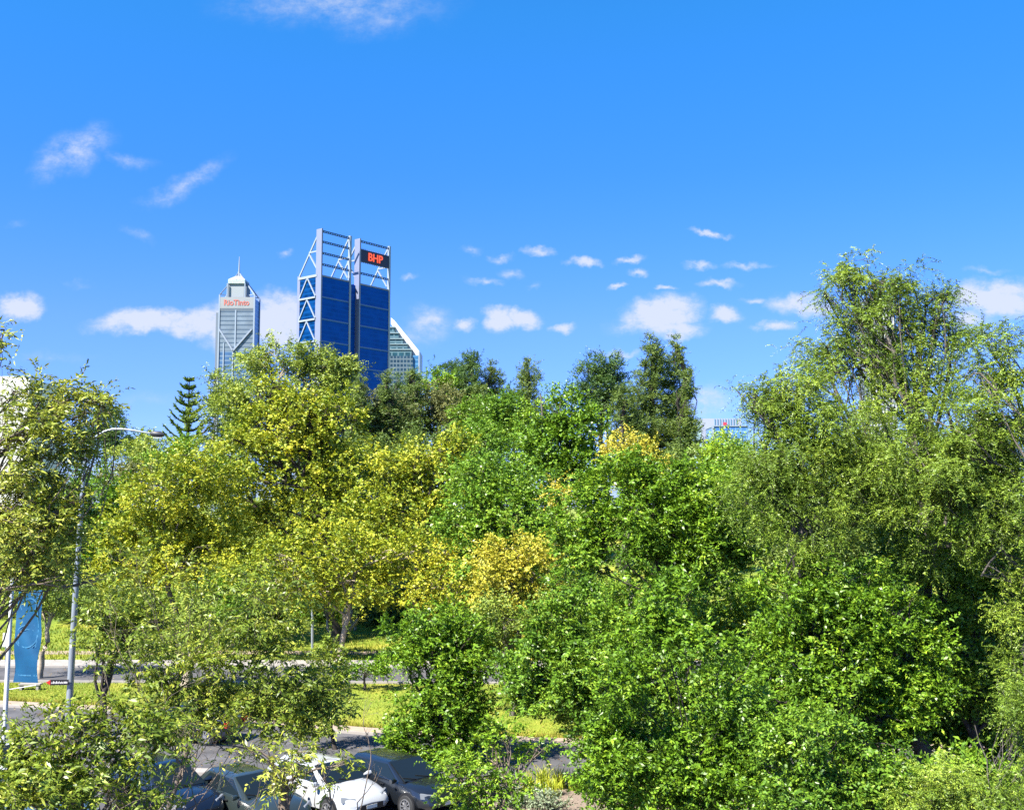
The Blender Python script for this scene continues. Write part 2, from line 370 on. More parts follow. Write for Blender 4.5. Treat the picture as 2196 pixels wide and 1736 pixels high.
tree('dark_pine', 'dark open-crowned pine with a domed top and sky showing through', 'tree', 128,
     [(1290,785,38,30),(1265,800,28,28),(1312,815,34,32),(1290,835,44,34),(1250,845,24,20),(1325,860,36,30),(1278,880,36,24)], 'needle', L_PINE, BARK_D, lai=3.2, base=1295, seed=13, hole=.35, shell=.55)
conifer('tallest cypress on the skyline with a pointed ragged top', 1402, 724, 1010, 88, 118, 28, mat=L_CYP, n=11, pw=.75, tip=.12, lai=3.4, hole=.6, scale=.8, name='cypress')
conifer('slender cypress just right of the tallest one', 1450, 726, 1010, 66, 120, 29, mat=L_CYP, n=11, pw=.9, tip=.12, lai=3.0, hole=.6, scale=.8, name='cypress')
conifer('spreading cypress sloping down towards the low glass building', 1478, 800, 1030, 26, 112, 30, mat=L_CYP, n=8, pw=.8, lai=2.8, hole=.2, scale=.8, name='cypress')
conifer('shorter cypress filling the left of the cypress group', 1342, 845, 1030, 60, 114, 31, mat=L_CYP, n=6, pw=.6, tip=.3, lai=3, scale=.8, name='cypress')
conifer('dark pointed conifer behind the brownish trees', 852, 812, 930, 24, 138, 33)
conifer('bushy dark conifer joining the two slim ones', 1030, 835, 960, 40, 138, 34, mat=L_CYP, pw=.5, tip=.4)
conifer('small thin spire of a conifer beside the columnar one', 1092, 836, 900, 16, 150, 32, mat=L_CYP, n=4)
tree('round_shrub_tree', 'rounded yellow-green tree below the low glass building', 'tree', 92, [(1560,975,48,38),(1600,1000,50,45),(1530,1010,40,40)], 'plane', L_BRIGHT, BARK_G, lai=4, seed=14, scale=.7, tintshift=.25)
tree('olive_tree', 'olive-green tree under the cypress group', 'tree', 95, [(1480,1000,60,45),(1440,1030,60,40),(1400,1060,60,50)], 'plane', L_CYP, BARK_G, lai=4, seed=15, scale=.8, tintshift=.15)
# bright tree middle
tree('leafy_tree', 'bright green bushy tree with upright sprays in front of the domed pine', 'tree', 86,
     [(1215,880,60,40),(1185,905,38,40),(1250,920,55,45),(1200,960,75,50),(1160,850,16,18,0,.5),(1240,1000,60,50),(1145,975,40,45),(1190,1030,90,50)], 'plane', L_BRIGHT, BARK_G, lai=3.6, base=1200, seed=16, scale=.75, hole=.45)
tree('leafy_tree', 'dark green broad tree between the yellow and the bright green trees', 'tree', 66,
     [(1030,1040,80,55),(1110,1050,70,60),(1010,1110,70,60),(1100,1130,90,70),(1150,1180,70,60),(1040,1190,60,50)], 'plane', L_DEEP, BARK_G, lai=3.6, base=1090, seed=17, scale=.68, hole=.42, tintshift=.1)
# yellow planes
tree('plane_tree', 'tallest yellow-green tree with dark forking limbs in front of the gum', 'tree', 88,
     [(588,830,42,30),(565,860,42,36),(650,872,72,34),(722,880,46,34),(600,920,110,60),(710,930,80,65),(530,960,70,60),(640,1010,120,75),(740,1020,80,60),(540,1060,80,60),(650,1110,120,60)],
     'plane', L_YELLOW, BARK_D, lai=2.1, base=735, seed=40, hole=.25, scale=.85, limb=2.0, trunk_top=(700,1080))
tree('plane_tree', 'yellow-green tree spreading behind the lamp pole', 'tree', 84,
     [(440,1000,90,50),(360,1050,90,55),(290,1090,70,45),(450,1090,100,60),(250,1130,50,40),(350,1150,100,60),(270,1200,70,60),(420,1190,110,60)],
     'plane', L_YELLOW, BARK_G, lai=2.6, base=400, seed=41, hole=.42, scale=.8, tintshift=.0)
tree('plane_tree', 'yellow-green tree with a broad domed top under the skyline conifers', 'tree', 82,
     [(940,965,60,38),(1010,955,50,36),(880,1000,60,45),(820,1010,60,45),(960,1030,80,50),(860,1080,100,60),(790,1120,90,60),(940,1120,80,60),(1010,1040,40,40)],
     'plane', L_YELLOW, BARK_D, lai=2.3, base=900, seed=42, hole=.3, scale=.8, limb=1.6)
tree('plane_tree', 'lower yellow-green tree above the leaning pale trunks', 'tree', 78,
     [(800,1190,90,50),(700,1180,90,50),(890,1190,90,55),(600,1200,90,50),(960,1180,60,50),(750,1250,90,40),(840,1250,80,45),(640,1260,90,45),(550,1240,80,50)],
     'plane', L_YELLOW, BARK_P, lai=1.9, base=735, seed=43, hole=.3, scale=.78, tintshift=-.05, trunk_top=(760,1230), limb=1.3)
tree('plane_tree', 'golden-flecked yellow tree left of the golden one', 'tree', 76,
     [(990,1180,50,35),(960,1230,60,45),(1000,1260,45,40),(920,1260,60,40)], 'plane', L_YELLOW, BARK_P, lai=2.0, base=985, seed=44, hole=.35, scale=.7, tintshift=.3)
tree('golden_tree', 'golden autumn tree between the dark green tree and the lawn', 'tree', 60,
     [(1110,1180,75,34),(1060,1220,50,34),(1150,1230,70,42),(1085,1265,70,36),(1190,1275,45,34),(1040,1285,30,24)], 'plane', L_GOLD, BARK_G, lai=2.8, base=1110, seed=45, hole=.35, scale=.6)
tree('golden_tree', 'golden-crowned tree just below the cypress group', 'tree', 78,
     [(1340,960,40,24),(1385,975,38,26),(1320,985,36,24),(1370,1010,50,26)], 'plane', L_GOLD, BARK_G, lai=3.2, base=1350, seed=46, hole=.45, scale=.62)
tree('golden_tree', 'small orange-leaved sapling peeping out left of the bright tree', 'tree', 62, [(1200,1050,14,20),(1195,1080,22,18)], 'plane', L_GOLD, BARK_G, lai=3, seed=47, scale=.5, tintshift=.3)
tree('bush', 'olive bush around the foot of the golden tree', 'bush', 58, [(1080,1335,60,40),(1150,1320,55,42),(1110,1380,50,34),(1050,1370,40,30)], 'plane', L_GUM, BARK_G, lai=3, seed=49, scale=.5)
tree('golden_bush', 'thin golden bush under the golden tree at the pavement', 'bush', 66, [(1130,1370,30,24),(1150,1400,26,22),(1160,1345,18,14)], 'plane', L_GOLD, BARK_G, lai=2.0, seed=48, scale=.5)
# understory shrubs
us = [(80,1270,110,60,103,L_DEEP,'shady green bush behind the blue banner'),(230,1290,90,45,100,L_CYP,'dull green bush behind the lamp pole foot'),
      (360,1290,100,50,100,L_GUM,'grey-green bush under the left yellow tree'),(480,1300,90,50,99,L_DEEP,'dark green bush at the left end of the grass bank'),
      (600,1310,90,45,100,L_GUM,'olive bush behind the sign post'),(680,1320,50,35,98,L_DEEP,'dark low bush left of the leaning trunks'),
      (820,1300,60,40,98,L_PINE,'almost black bush behind the leaning trunks'),(900,1290,70,45,97,L_CYP,'olive bush right of the leaning trunks'),
      (1010,1310,70,50,94,L_GUM,'bush of mixed olive leaves behind the small lawn tree'),(1080,1350,70,45,84,L_BROWN,'brown-green bush behind the white post'),
      (1180,1340,80,60,84,L_CYP,'green bush below the golden tree'),(1290,1330,90,70,84,L_DEEP,'dark bush deep inside the right-hand trees'),
      (780,1232,120,60,108,L_CYP,'tall shaded bush seen between the yellow branches'),(950,1250,100,60,108,L_GUM,'shaded bush between yellow tree and golden tree'),
      (560,1230,140,60,110,L_CYP,'tall shaded bush behind the yellow tree centre'),(350,1230,130,60,110,L_CYP,'tall shaded bush behind the left yellow tree'),
      (640,1130,150,80,112,L_GUM,'olive tree hidden behind the tallest yellow tree'),(860,1130,130,80,112,L_CYP,'dull green tree behind the domed yellow tree'),
      (450,1120,120,70,112,L_GUM,'grey-green tree behind the lamp-side yellow tree'),(700,980,120,60,116,L_CYP,'dark tree showing through the yellow crown'),
      (900,980,120,60,116,L_CYP,'dull tree below the brownish skyline trees'),(1040,980,80,60,112,L_DEEP,'deep green tree under the ragged conifer'),
      (1120,1260,120,90,90,L_CYP,'shaded tree behind the golden tree')]
for i, (x, y, rx, ry, Y, mt, lb) in enumerate(us):
    tree('bush' if y > 1200 else 'tree', lb, 'bush' if y > 1200 else 'tree', Y, [(x, y, rx, ry), (x - rx * .5, y + ry * .4, rx * .6, ry * .7), (x + rx * .5, y + ry * .35, rx * .6, ry * .7)], 'gum', mt, BARK_G, lai=3.0, seed=60 + i, scale=.8)
# mid-ground small trees
tree('park_tree', 'tree with a pale straight trunk standing on the grass by the banner', 'tree', 70.3, [(95,1235,55,40),(130,1280,45,32),(60,1270,50,40),(110,1310,30,18)], 'plane', L_GUM, BARK_P, lai=2.6, base=106, seed=90, scale=.55, trunk_r=.2, trunk_top=(108,1320))
tree('park_tree', 'second pale-trunked tree on the grass right of the dark-trunked one', 'tree', 67, [(420,1330,60,40),(470,1350,50,30),(380,1350,40,30)], 'plane', L_GUM, BARK_P, lai=2.2, base=415, seed=91, scale=.55, trunk_r=.28, trunk_top=(420,1370))
tree('park_tree', 'small dark-trunked tree with a rounded crown at the path edge', 'tree', 52, [(245,1310,60,45),(215,1365,45,40),(285,1370,55,38),(330,1330,45,36),(235,1420,40,24)], 'oval', L_NEAR, BARK_D, lai=2.4, base=238, seed=92, scale=1.5, trunk_r=.2, trunk_top=(240,1420))
tree('park_tree', 'bushy bright green tree in two tiers alone on the lawn', 'tree', 47,
     [(925,1335,80,36),(880,1370,55,36),(985,1370,70,40),(940,1400,90,40),(1020,1415,50,26),(850,1400,40,22),(930,1470,60,30),(985,1450,60,26),(900,1540,60,45),(965,1520,80,50),(940,1585,100,45),(1010,1590,60,40),(870,1600,50,34)],
     'oval', L_BRIGHT, BARK_D, lai=4.0, base=950, seed=93, scale=1.35, hole=.3, clumps=1.1)
tree('shrub', 'low green shrub on the median left of the lawn tree', 'shrub', 66, [(780,1432,45,14),(745,1440,25,12),(820,1428,30,16)], 'shrub', L_BRIGHT, BARK_D, lai=4, seed=94, scale=1.3)
tree('shrub', 'dark green bush at the left edge of the lawn patch', 'shrub', 50, [(700,1440,38,60),(720,1500,26,50),(690,1540,45,40)], 'oval', L_NEAR, BARK_D, lai=3, base=730, seed=95, scale=1.4)
# right mass
tree('feathery_tree', 'tallest tree at the right with drooping feathery sprays against the sky', 'tree', 42,
     [(1830,580,52,32),(1795,605,36,28),(1870,620,60,40),(1935,600,60,32),(1990,660,65,40),(1900,680,80,50),(2030,640,30,22,0,.6),(1775,630,20,14,0,.6),(1830,700,70,46),(1780,740,60,40),(1960,740,80,55),(2040,720,45,40),(1860,790,100,60),(2010,820,60,50),
      (1760,800,60,40),(1940,880,110,60)],
     'feather', L_FEATHER, BARK_G, lai=2.35, base=1930, seed=100, twigs=.12, hole=.3, scale=1.25, limb=.75, trunk_top=(1930,800), trunk_r=.3, clumps=.9)
tree('feathery_tree', 'feathery tree reaching left in front of the low glass building', 'tree', 38,
     [(1600,846,38,14,0,.6),(1650,850,50,30),(1700,830,60,40),(1730,900,90,60),(1672,905,60,40),(1820,920,100,70),(1690,980,100,70),(1640,985,50,36),(1790,1010,120,80),(1880,1030,90,70),(1640,1060,90,70),(1740,1110,110,80)],
     'feather', L_FEATHER, BARK_G, lai=2.8, base=1720, seed=101, twigs=.08, hole=.3, scale=1.15, limb=.8)
tree('feathery_tree', 'feathery tree cut by the right edge below the cloud', 'tree', 36,
     [(2130,740,55,32),(2180,790,60,50),(2090,800,60,46),(2140,880,90,60),(2040,900,90,60),(2180,960,80,70),(2070,990,110,70),(1960,980,80,60),(2150,1080,100,80),(2020,1090,110,70),(2170,1180,70,60),(2110,1240,80,55),(2190,1330,50,60),(2020,1180,60,50),(2170,1450,60,50)],
     'feather', L_FEATHER, BARK_G, lai=2.8, base=2330, seed=102, twigs=.1, hole=.22, scale=1.2, limb=.6, trunk_top=(2240,1080))
tree('broadleaf_tree', 'bright green broad tree in the middle of the right-hand group', 'tree', 50,
     [(1330,1050,100,50),(1250,1110,75,60),(1450,1040,90,55),(1400,1110,110,60),(1540,1070,80,60),(1320,1160,110,60),(1480,1140,100,60),(1600,1140,70,60),(1240,1190,60,50),(1400,1220,100,60),(1540,1220,90,60),(1340,1000,60,40)],
     'oval', L_BRIGHT, BARK_D, lai=3.4, base=1420, limb=.5, trunk_r=.2, seed=103, voids=[(1339,1220,34,52)], hole=.45, scale=1.4, clumps=.9)
tree('broadleaf_tree', 'dark-hollowed green tree left of centre in the right-hand group', 'tree', 42,
     [(1250,1280,70,60),(1200,1350,80,60),(1290,1370,90,70),(1150,1430,70,50),(1240,1450,100,70),(1180,1500,80,45),(1280,1530,60,60),(1130,1480,45,30)],
     'oval', L_DEEP, BARK_D, lai=3.4, base=1320, seed=104, hole=.25, scale=1.3, tintshift=.1, clumps=.8, hf=.6)
tree('broadleaf_tree', 'nearest glossy green tree with black gaps between its boughs', 'tree', 31,
     [(1450,1300,110,60),(1540,1360,120,60),(1400,1380,80,60),(1330,1460,60,60),(1620,1390,70,50),(1440,1480,60,40),(1580,1480,110,60),(1380,1590,110,70),(1300,1640,70,60),(1500,1620,110,70),(1420,1700,140,60),(1290,1710,80,50),(1600,1580,70,60),(1560,1710,100,50)],
     'oval', L_BRIGHT, BARK_D, lai=3.3, base=1480, limb=.4, trunk_r=.14, seed=105, voids=[(1454,1438,80,44),(1405,1505,50,34),(1668,1483,34,36),(1597,1314,34,56),(1722,1700,40,40)], hole=.14, scale=1.15, shell=.6, twigs=.04, tintshift=-.08, clumps=.8, hf=.55)
tree('broadleaf_tree', 'light green tree with a sloping outline right of the nearest one', 'tree', 37,
     [(1720,1200,90,50),(1800,1240,90,60),(1680,1290,90,60),(1850,1320,80,60),(1750,1350,110,70),(1690,1420,90,60),(1840,1420,100,70),(1780,1490,100,60),(1930,1400,60,60),(1660,1500,70,50),(1930,1310,70,55),(1960,1490,70,60),(1890,1540,70,50),(2000,1400,50,50)],
     'oval', L_BRIGHT, BARK_D, lai=3.3, base=1760, seed=106, voids=[(1668,1483,38,38),(1597,1314,34,50),(1793,1536,50,26)], hole=.2, scale=1.2, tintshift=-.02, clumps=.8, hf=.6)
tree('broadleaf_tree', 'deep green tree at the far right edge of the group', 'tree', 40,
     [(1960,1180,90,60),(2080,1180,90,60),(2170,1220,60,60),(2010,1270,90,60),(2120,1300,100,70),(2050,1370,80,60),(2180,1400,60,70),(2000,1460,80,60),(2110,1470,80,60)],
     'oval', L_DEEP, BARK_D, lai=3.2, base=2080, seed=107, voids=[(2114,1358,34,50)], hole=.3, scale=1.25, tintshift=.1)
tree('broadleaf_tree', 'green tree along the bottom right with small glossy leaves', 'tree', 29,
     [(1740,1580,90,55),(1690,1650,80,60),(1800,1680,100,60),(1720,1720,100,50),(1880,1600,80,60),(1900,1700,90,60)],
     'oval', L_DEEP, BARK_D, lai=3.0, base=1780, seed=108, hole=.15, scale=1.05, twigs=.04, shell=.55, hf=.6)
tree('feathery_tree', 'light feathery small tree in the bottom right corner', 'tree', 28,
     [(2100,1560,90,60),(2170,1640,70,60),(2030,1650,80,60),(2110,1710,110,50),(1970,1720,60,40),(2180,1540,50,50)],
     'feather', L_FEATHER, BARK_G, lai=2.6, base=2100, limb=.4, seed=109, hole=.1, scale=.95, twigs=.06, tintshift=-.12)
tree('shrub', 'yellow-green leafy shrub beside the dark grey car bonnet', 'shrub', 31,
     [(1060,1630,45,36),(1010,1680,50,40),(1100,1680,45,36),(1080,1580,30,20),(980,1640,30,24),(1040,1715,60,30),(1150,1600,26,14,0,.6)], 'oval', L_BRIGHT, BARK_T, lai=2.8, base=1060, seed=110, hole=.25, scale=1.1, twigs=.15, tintshift=.15)
# deeper trees behind the right-hand group
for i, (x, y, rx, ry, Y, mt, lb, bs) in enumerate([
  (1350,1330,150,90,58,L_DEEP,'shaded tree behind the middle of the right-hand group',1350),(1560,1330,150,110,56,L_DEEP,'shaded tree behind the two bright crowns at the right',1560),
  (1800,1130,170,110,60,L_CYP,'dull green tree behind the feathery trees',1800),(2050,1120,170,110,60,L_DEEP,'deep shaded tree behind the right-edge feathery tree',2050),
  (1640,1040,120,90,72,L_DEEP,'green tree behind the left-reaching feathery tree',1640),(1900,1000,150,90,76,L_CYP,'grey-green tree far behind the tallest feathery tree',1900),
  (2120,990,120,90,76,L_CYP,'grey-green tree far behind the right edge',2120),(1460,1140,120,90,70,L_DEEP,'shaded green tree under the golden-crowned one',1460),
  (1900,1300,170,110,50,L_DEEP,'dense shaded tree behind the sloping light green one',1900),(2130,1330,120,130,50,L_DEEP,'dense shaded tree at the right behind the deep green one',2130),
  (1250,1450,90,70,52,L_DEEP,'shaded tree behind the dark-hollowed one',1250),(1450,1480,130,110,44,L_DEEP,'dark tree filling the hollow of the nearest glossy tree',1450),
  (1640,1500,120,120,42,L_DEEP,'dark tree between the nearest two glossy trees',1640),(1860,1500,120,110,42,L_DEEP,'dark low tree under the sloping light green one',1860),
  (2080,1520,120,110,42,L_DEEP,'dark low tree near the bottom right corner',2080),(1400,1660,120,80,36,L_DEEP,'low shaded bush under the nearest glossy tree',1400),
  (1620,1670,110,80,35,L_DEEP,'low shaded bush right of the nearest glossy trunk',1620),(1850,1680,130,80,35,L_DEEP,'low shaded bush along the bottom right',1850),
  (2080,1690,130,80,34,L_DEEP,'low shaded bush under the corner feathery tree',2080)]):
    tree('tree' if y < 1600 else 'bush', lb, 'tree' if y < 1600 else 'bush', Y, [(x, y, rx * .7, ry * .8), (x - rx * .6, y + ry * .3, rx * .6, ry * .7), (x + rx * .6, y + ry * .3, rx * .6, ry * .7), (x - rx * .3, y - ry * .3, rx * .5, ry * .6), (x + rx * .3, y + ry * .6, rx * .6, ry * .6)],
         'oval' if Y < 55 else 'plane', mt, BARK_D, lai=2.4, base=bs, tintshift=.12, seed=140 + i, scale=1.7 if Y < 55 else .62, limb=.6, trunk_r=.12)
# near left
tree('willow_like_tree', 'nearest left tree with long narrow olive leaves up to the white roof', 'tree', 21,
     [(25,848,40,26,0,.6),(85,860,60,36),(140,858,60,40),(195,868,34,26,0,.5),(20,920,80,55),(110,930,85,55),(142,925,38,42),(40,1000,90,65),(105,1020,50,60),(50,1090,85,70),(100,1110,50,60),(20,1170,90,60),(90,1180,65,60),(135,1200,30,36,0,.8),(60,1235,70,30,0,.8),(195,985,24,12,0,.5),(205,1240,30,26,0,.6),(190,1060,14,18,0,.3),(-10,740,40,28,0,.45),(5,715,26,18,0,.4),(215,860,18,12,0,.4)],
     'narrow', L_OLIVE, BARK_T, lai=2.2, base=-330, seed=120, twigs=.25, hole=.32, limb=.32, trunk_top=(-120,1100), scale=.88)
tree('open_tree', 'open twiggy tree of narrow leaves in front of the yellow trees', 'tree', 27,
     [(290,1200,60,45,0,.35),(330,1265,75,45,0,.6),(420,1240,70,45,0,.3),(300,1340,70,45),(470,1310,85,45,0,.5),(390,1350,80,45,0,.8),(560,1340,80,40,0,.6),(640,1360,60,36,0,.7),(500,1390,90,45),(610,1420,80,45),(420,1440,80,40,0,.8),(540,1470,90,40),(650,1490,60,45),(690,1410,30,40,0,.7),(470,1520,90,35),(600,1540,80,35),(690,1550,50,26,0,.7),(400,1520,50,30,0,.8),(330,1500,50,36,0,.8),(270,1480,36,26,0,.6),(340,1420,60,36,0,.7),(700,1480,40,40,0,.8),(620,1270,60,40,0,.4),(540,1260,60,40,0,.35),(230,1300,40,40,0,.4),(330,1550,60,30,0,.8)],
     'narrow', L_NEAR, BARK_T, lai=2.3, base=310, seed=121, twigs=.35, hole=.2, tintshift=.06, limb=.3, trunk_r=.09, scale=1.08)
tree('open_tree', 'nearest low tree of narrow leaves along the bottom left', 'tree', 19.5,
     [(60,1600,80,40),(160,1580,70,36),(240,1560,60,34,0,.8),(300,1600,60,40),(110,1660,110,50),(220,1650,80,45),(30,1700,90,50),(150,1715,120,45),(270,1700,80,45),(340,1556,36,24,0,.6),(0,1640,60,50),(200,1525,40,24,0,.6),(330,1545,50,30),(420,1560,60,22,0,.6),(120,1535,40,22,0,.7),(60,1545,30,20,0,.4)],
     'narrow', L_NEAR, BARK_T, lai=2.5, base=150, seed=122, twigs=.3, hole=.3, limb=.3, scale=1.0, tintshift=.03)
tree('shrub', 'sprays of yellow leaves in front of the white car', 'shrub', 23, [(600,1640,50,30,0,.9),(650,1610,40,26),(560,1600,50,24,0,.8),(690,1660,26,16,0,.5),(480,1600,50,22,0,.7),(730,1640,20,14,0,.4),(620,1690,30,20,0,.5)], 'narrow', L_NEAR, BARK_T, lai=1.4, base=600, seed=123, twigs=.3, tintshift=.28, limb=.5)
open('/tmp/leaves.txt', 'w').write(str(NLEAF[0]))

# bare twiggy plants
def fract(rng, p, d, L, r, depth, out):
    k = 6; pts = [p]; dd = d.copy()
    for i in range(k - 1):
        dd = norm(dd + rng.normal(size=3) * .13 + np.array([0, 0, .03])); pts.append(pts[-1] + dd * L / (k-1))
    pts = np.array(pts); out.append((pts, np.linspace(r, r * .5, k)))
    if depth:
        for j in range(rng.integers(2, 4)):
            i = rng.integers(2, k); nd = norm(dd + rng.normal(size=3) * .6); fract(rng, pts[i], nd, L * rng.uniform(.5, .8), r * .5, depth - 1, out)
def bare(name, label, base_px, Y, stems, seed, L, r, depth=4, mat=BARK_T):
    rng = np.random.default_rng(seed); x = at(base_px, 868, Y)[0]; B = np.array([x, Y, float(gz(x, Y)) - .03])
    root = empty(name, B, label=label, cat='shrub'); out = []
    for (px, py, dx, dz) in stems:
        q = at(px, py, Y); out.append((curve(rng, B, q, 8, .05), np.linspace(r * 1.6, r, 8))); fract(rng, q, norm(np.array([dx, rng.uniform(-.3, .3), dz])), L, r, depth, out)
    V, Fq = tubes_np(out, 5)
    link(bpy.data.objects.new('branches', npmesh('branches', V - B, [Fq], [mat], smooth=True)), root)
bare('bare_shrub', 'leafless pale twigs crossing the black car', 420, 20.5, [(400,1736,.8,.5),(420,1720,-.5,.8),(450,1736,.3,1),(380,1725,-.8,.4)], 5, .75, .012)
bare('bare_shrub', 'leafless twigs over the bonnet of the grey-green car', 560, 22, [(640,1736,.2,1),(600,1740,-.4,1),(540,1736,.5,.8)], 6, .6, .009)
bare('bare_sapling', 'single thin leafless stem rising in front of the white car', 766, 24, [(795,1631,.25,1),(766,1720,.6,.8)], 8, .8, .012, 3)
bare('bare_shrub', 'leafless twigs above the left shady car park', 250, 21, [(330,1560,.6,.8),(240,1530,-.3,1)], 9, .7, .010, 4)

# Norfolk pine
def layered_pine(px, yt, yb, hw, Y, seed=3):
    rng = np.random.default_rng(seed); top = at(px, yt, Y); bx = top[0]; bz = float(gz(bx, Y)); B = np.array([bx, Y, bz])
    root = empty('layered_pine', B, label='dark layered pine with tiers of upturned branches alone against the sky', cat='tree')
    zb = at(px, yb, Y)[2]; segs = [(np.array([[bx, Y, bz], [bx, Y, (bz + top[2]) / 2], top]), np.array([.45, .3, .05]))]
    Q = []; nt_ = 9
    for i in range(nt_):
        f = ((i + .3) / nt_) ** 1.0; z = top[2] + (zb - top[2]) * f; RR = hw * mpp(Y) * (.12 + .88 * f ** .85)
        for j in range(6):
            a = j * math.pi / 3 + rng.uniform(-.3, .3) + i * .5; r_ = RR * rng.uniform(.8, 1.15); k = 8
            tt = np.linspace(0, 1, k); d = np.array([math.cos(a), math.sin(a), 0])
            pts = np.array([bx, Y, z])[None] + d[None] * (tt * r_)[:, None]; pts[:, 2] += (-.1 * tt + .72 * tt ** 2) * r_
            segs.append((pts, np.linspace(.09, .03, k)))
            n = int(40 + 110 * r_ / 3); u = rng.random(n) ** .8; c = pts[0] + d * (u * r_)[:, None]; c[:, 2] = z + (-.1 * u + .72 * u ** 2) * r_
            s = np.array([-d[1], d[0], 0]); sg = rng.choice([-1, 1], n)[:, None]
            ld = norm(d * .7 + s * sg * .6 + np.array([0, 0, .45]) + rng.normal(size=(n, 3)) * .25); l = rng.uniform(.3, .65, n)[:, None]
            sd = norm(np.cross(ld, rng.normal(size=(n, 3)))) * .07
            Q.append(np.stack([c, c + ld * l * .5 + sd, c + ld * l, c + ld * l * .5 - sd], 1))
    Q = np.concatenate(Q).reshape(-1, 3) - B
    link(bpy.data.objects.new('crown', npmesh('crown', Q, [np.arange(len(Q)).reshape(-1, 4)], [L_PINE], tint=np.repeat(np.clip(rng.normal(.7, .2, len(Q)//4), 0, 1), 4))), root)
    V, Fq = tubes_np(segs, 5); link(bpy.data.objects.new('trunk', npmesh('trunk', V - B, [Fq], [BARK_D], smooth=True)), root)
layered_pine(406, 812, 972, 50, 140)

# ------------------------------------------------------------------ towers
STEEL = plain('lavender_steel', (.18, .20, .29), .45, metal=.1, var=.05, scale=.1)
STEELW = plain('white_steel', (.25, .29, .36), .4, var=.04, scale=.1)
DSTEEL = plain('dark_blue_steel', (.03, .085, .17), .5)
def glassmat(name, c, line, lw, period, rough=.22, vper=None, vary=.35, spec=.5):
    m, t, p = nt(name); tc = t.nodes.new('ShaderNodeTexCoord'); sp = t.nodes.new('ShaderNodeSeparateXYZ'); t.links.new(tc.outputs['Object'], sp.inputs[0])
    def stripes(sock, per, w):
        a = t.nodes.new('ShaderNodeMath'); a.operation = 'DIVIDE'; a.inputs[1].default_value = per; t.links.new(sock, a.inputs[0])
        f = t.nodes.new('ShaderNodeMath'); f.operation = 'FRACT'; t.links.new(a.outputs[0], f.inputs[0])
        l = t.nodes.new('ShaderNodeMath'); l.operation = 'LESS_THAN'; l.inputs[1].default_value = w; t.links.new(f.outputs[0], l.inputs[0]); return l.outputs[0]
    fac = stripes(sp.outputs['Z'], period, lw)
    if vper:
        ad = t.nodes.new('ShaderNodeMath'); ad.operation = 'ADD'; t.links.new(sp.outputs['X'], ad.inputs[0]); t.links.new(sp.outputs['Y'], ad.inputs[1])
        f2 = stripes(ad.outputs[0], vper, lw * .8); mx = t.nodes.new('ShaderNodeMath'); mx.operation = 'MAXIMUM'; t.links.new(fac, mx.inputs[0]); t.links.new(f2, mx.inputs[1]); fac = mx.outputs[0]
    n = t.nodes.new('ShaderNodeTexNoise'); n.inputs['Scale'].default_value = .12; n.inputs['Detail'].default_value = 5; t.links.new(tc.outputs['Object'], n.inputs['Vector'])
    r = t.nodes.new('ShaderNodeMapRange'); r.inputs[1].default_value = .3; r.inputs[2].default_value = .7; r.inputs[3].default_value = 1 - vary; r.inputs[4].default_value = 1 + vary; t.links.new(n.outputs[0], r.inputs[0])
    s = t.nodes.new('ShaderNodeVectorMath'); s.operation = 'SCALE'; s.inputs[0].default_value = c; t.links.new(r.outputs[0], s.inputs['Scale'])
    m2 = t.nodes.new('ShaderNodeMixRGB'); t.links.new(fac, m2.inputs[0]); t.links.new(s.outputs[0], m2.inputs[1]); m2.inputs[2].default_value = (*line, 1)
    t.links.new(m2.outputs[0], p.inputs['Base Color']); p.inputs['Roughness'].default_value = rough; p.inputs['Specular IOR Level'].default_value = spec
    return m
GBLUE = glassmat('deep_blue_glass', (.001, .062, .36), (.0015, .072, .40), .22, 3.8, .3, vary=.18, spec=.08)
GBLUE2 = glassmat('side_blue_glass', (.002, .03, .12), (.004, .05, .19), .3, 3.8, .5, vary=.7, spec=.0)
BAND = plain('blue_grey_band', (.045, .12, .33), .5)
def textobj(body, size, mat, parent, loc, rot, extr=.3, name='lettering', bold=.0, sx=1):
    cu = bpy.data.curves.new('t', 'FONT'); cu.body = body; cu.size = size; cu.extrude = extr; cu.align_x = 'CENTER'; cu.align_y = 'CENTER'; cu.offset = bold
    to = bpy.data.objects.new('t', cu); C.objects.link(to); dg = bpy.context.evaluated_depsgraph_get()
    me = bpy.data.meshes.new_from_object(to.evaluated_get(dg)); bpy.data.objects.remove(to); me.materials.clear(); me.materials.append(mat)
    o = link(bpy.data.objects.new(name, me), parent); o.location = loc; o.rotation_euler = rot; o.scale = (sx, 1, 1); return o
def emis(name, col, s):
    m, t, p = nt(name); p.inputs['Base Color'].default_value = (*[c * .6 for c in col], 1); p.inputs['Emission Color'].default_value = (*col, 1); p.inputs['Emission Strength'].default_value = s; return m

# blue tower: u along the front face, v along the left side, origin at the near corner
Y0 = 850; c0 = at(684, 868, Y0); U = np.array([.623, .782, 0]); Vv = np.array([-.782, .623, 0])
az = math.atan2(U[1], U[0])
bt = empty('blue_office_tower', (c0[0], c0[1], 0), az, 'deep blue glass skyscraper with pale steel columns and an open frame on top', 'skyscraper')
def uf(px):
    k = (px - CX) / F / (math.cos(PITCH)); # ray x/y at mid heights, corrected below
    k = at(px, 600, 1.0)[0]
    return (k * c0[1] - c0[0]) / (U[0] - k * U[1])
zt = lambda px, py, u: at(px, py, c0[1] + U[1] * u)[2]
ZG = zt(684, 588, 0); ZT = zt(684, 489, 0); VD = 29.0
uA, uB, uC, uD = uf(684), uf(751.5), uf(771), uf(838)
fr = MB().box((.4, .6, 0), (uB - 1, VD, ZG)); fr.build('glass_wall', [GBLUE], bt)
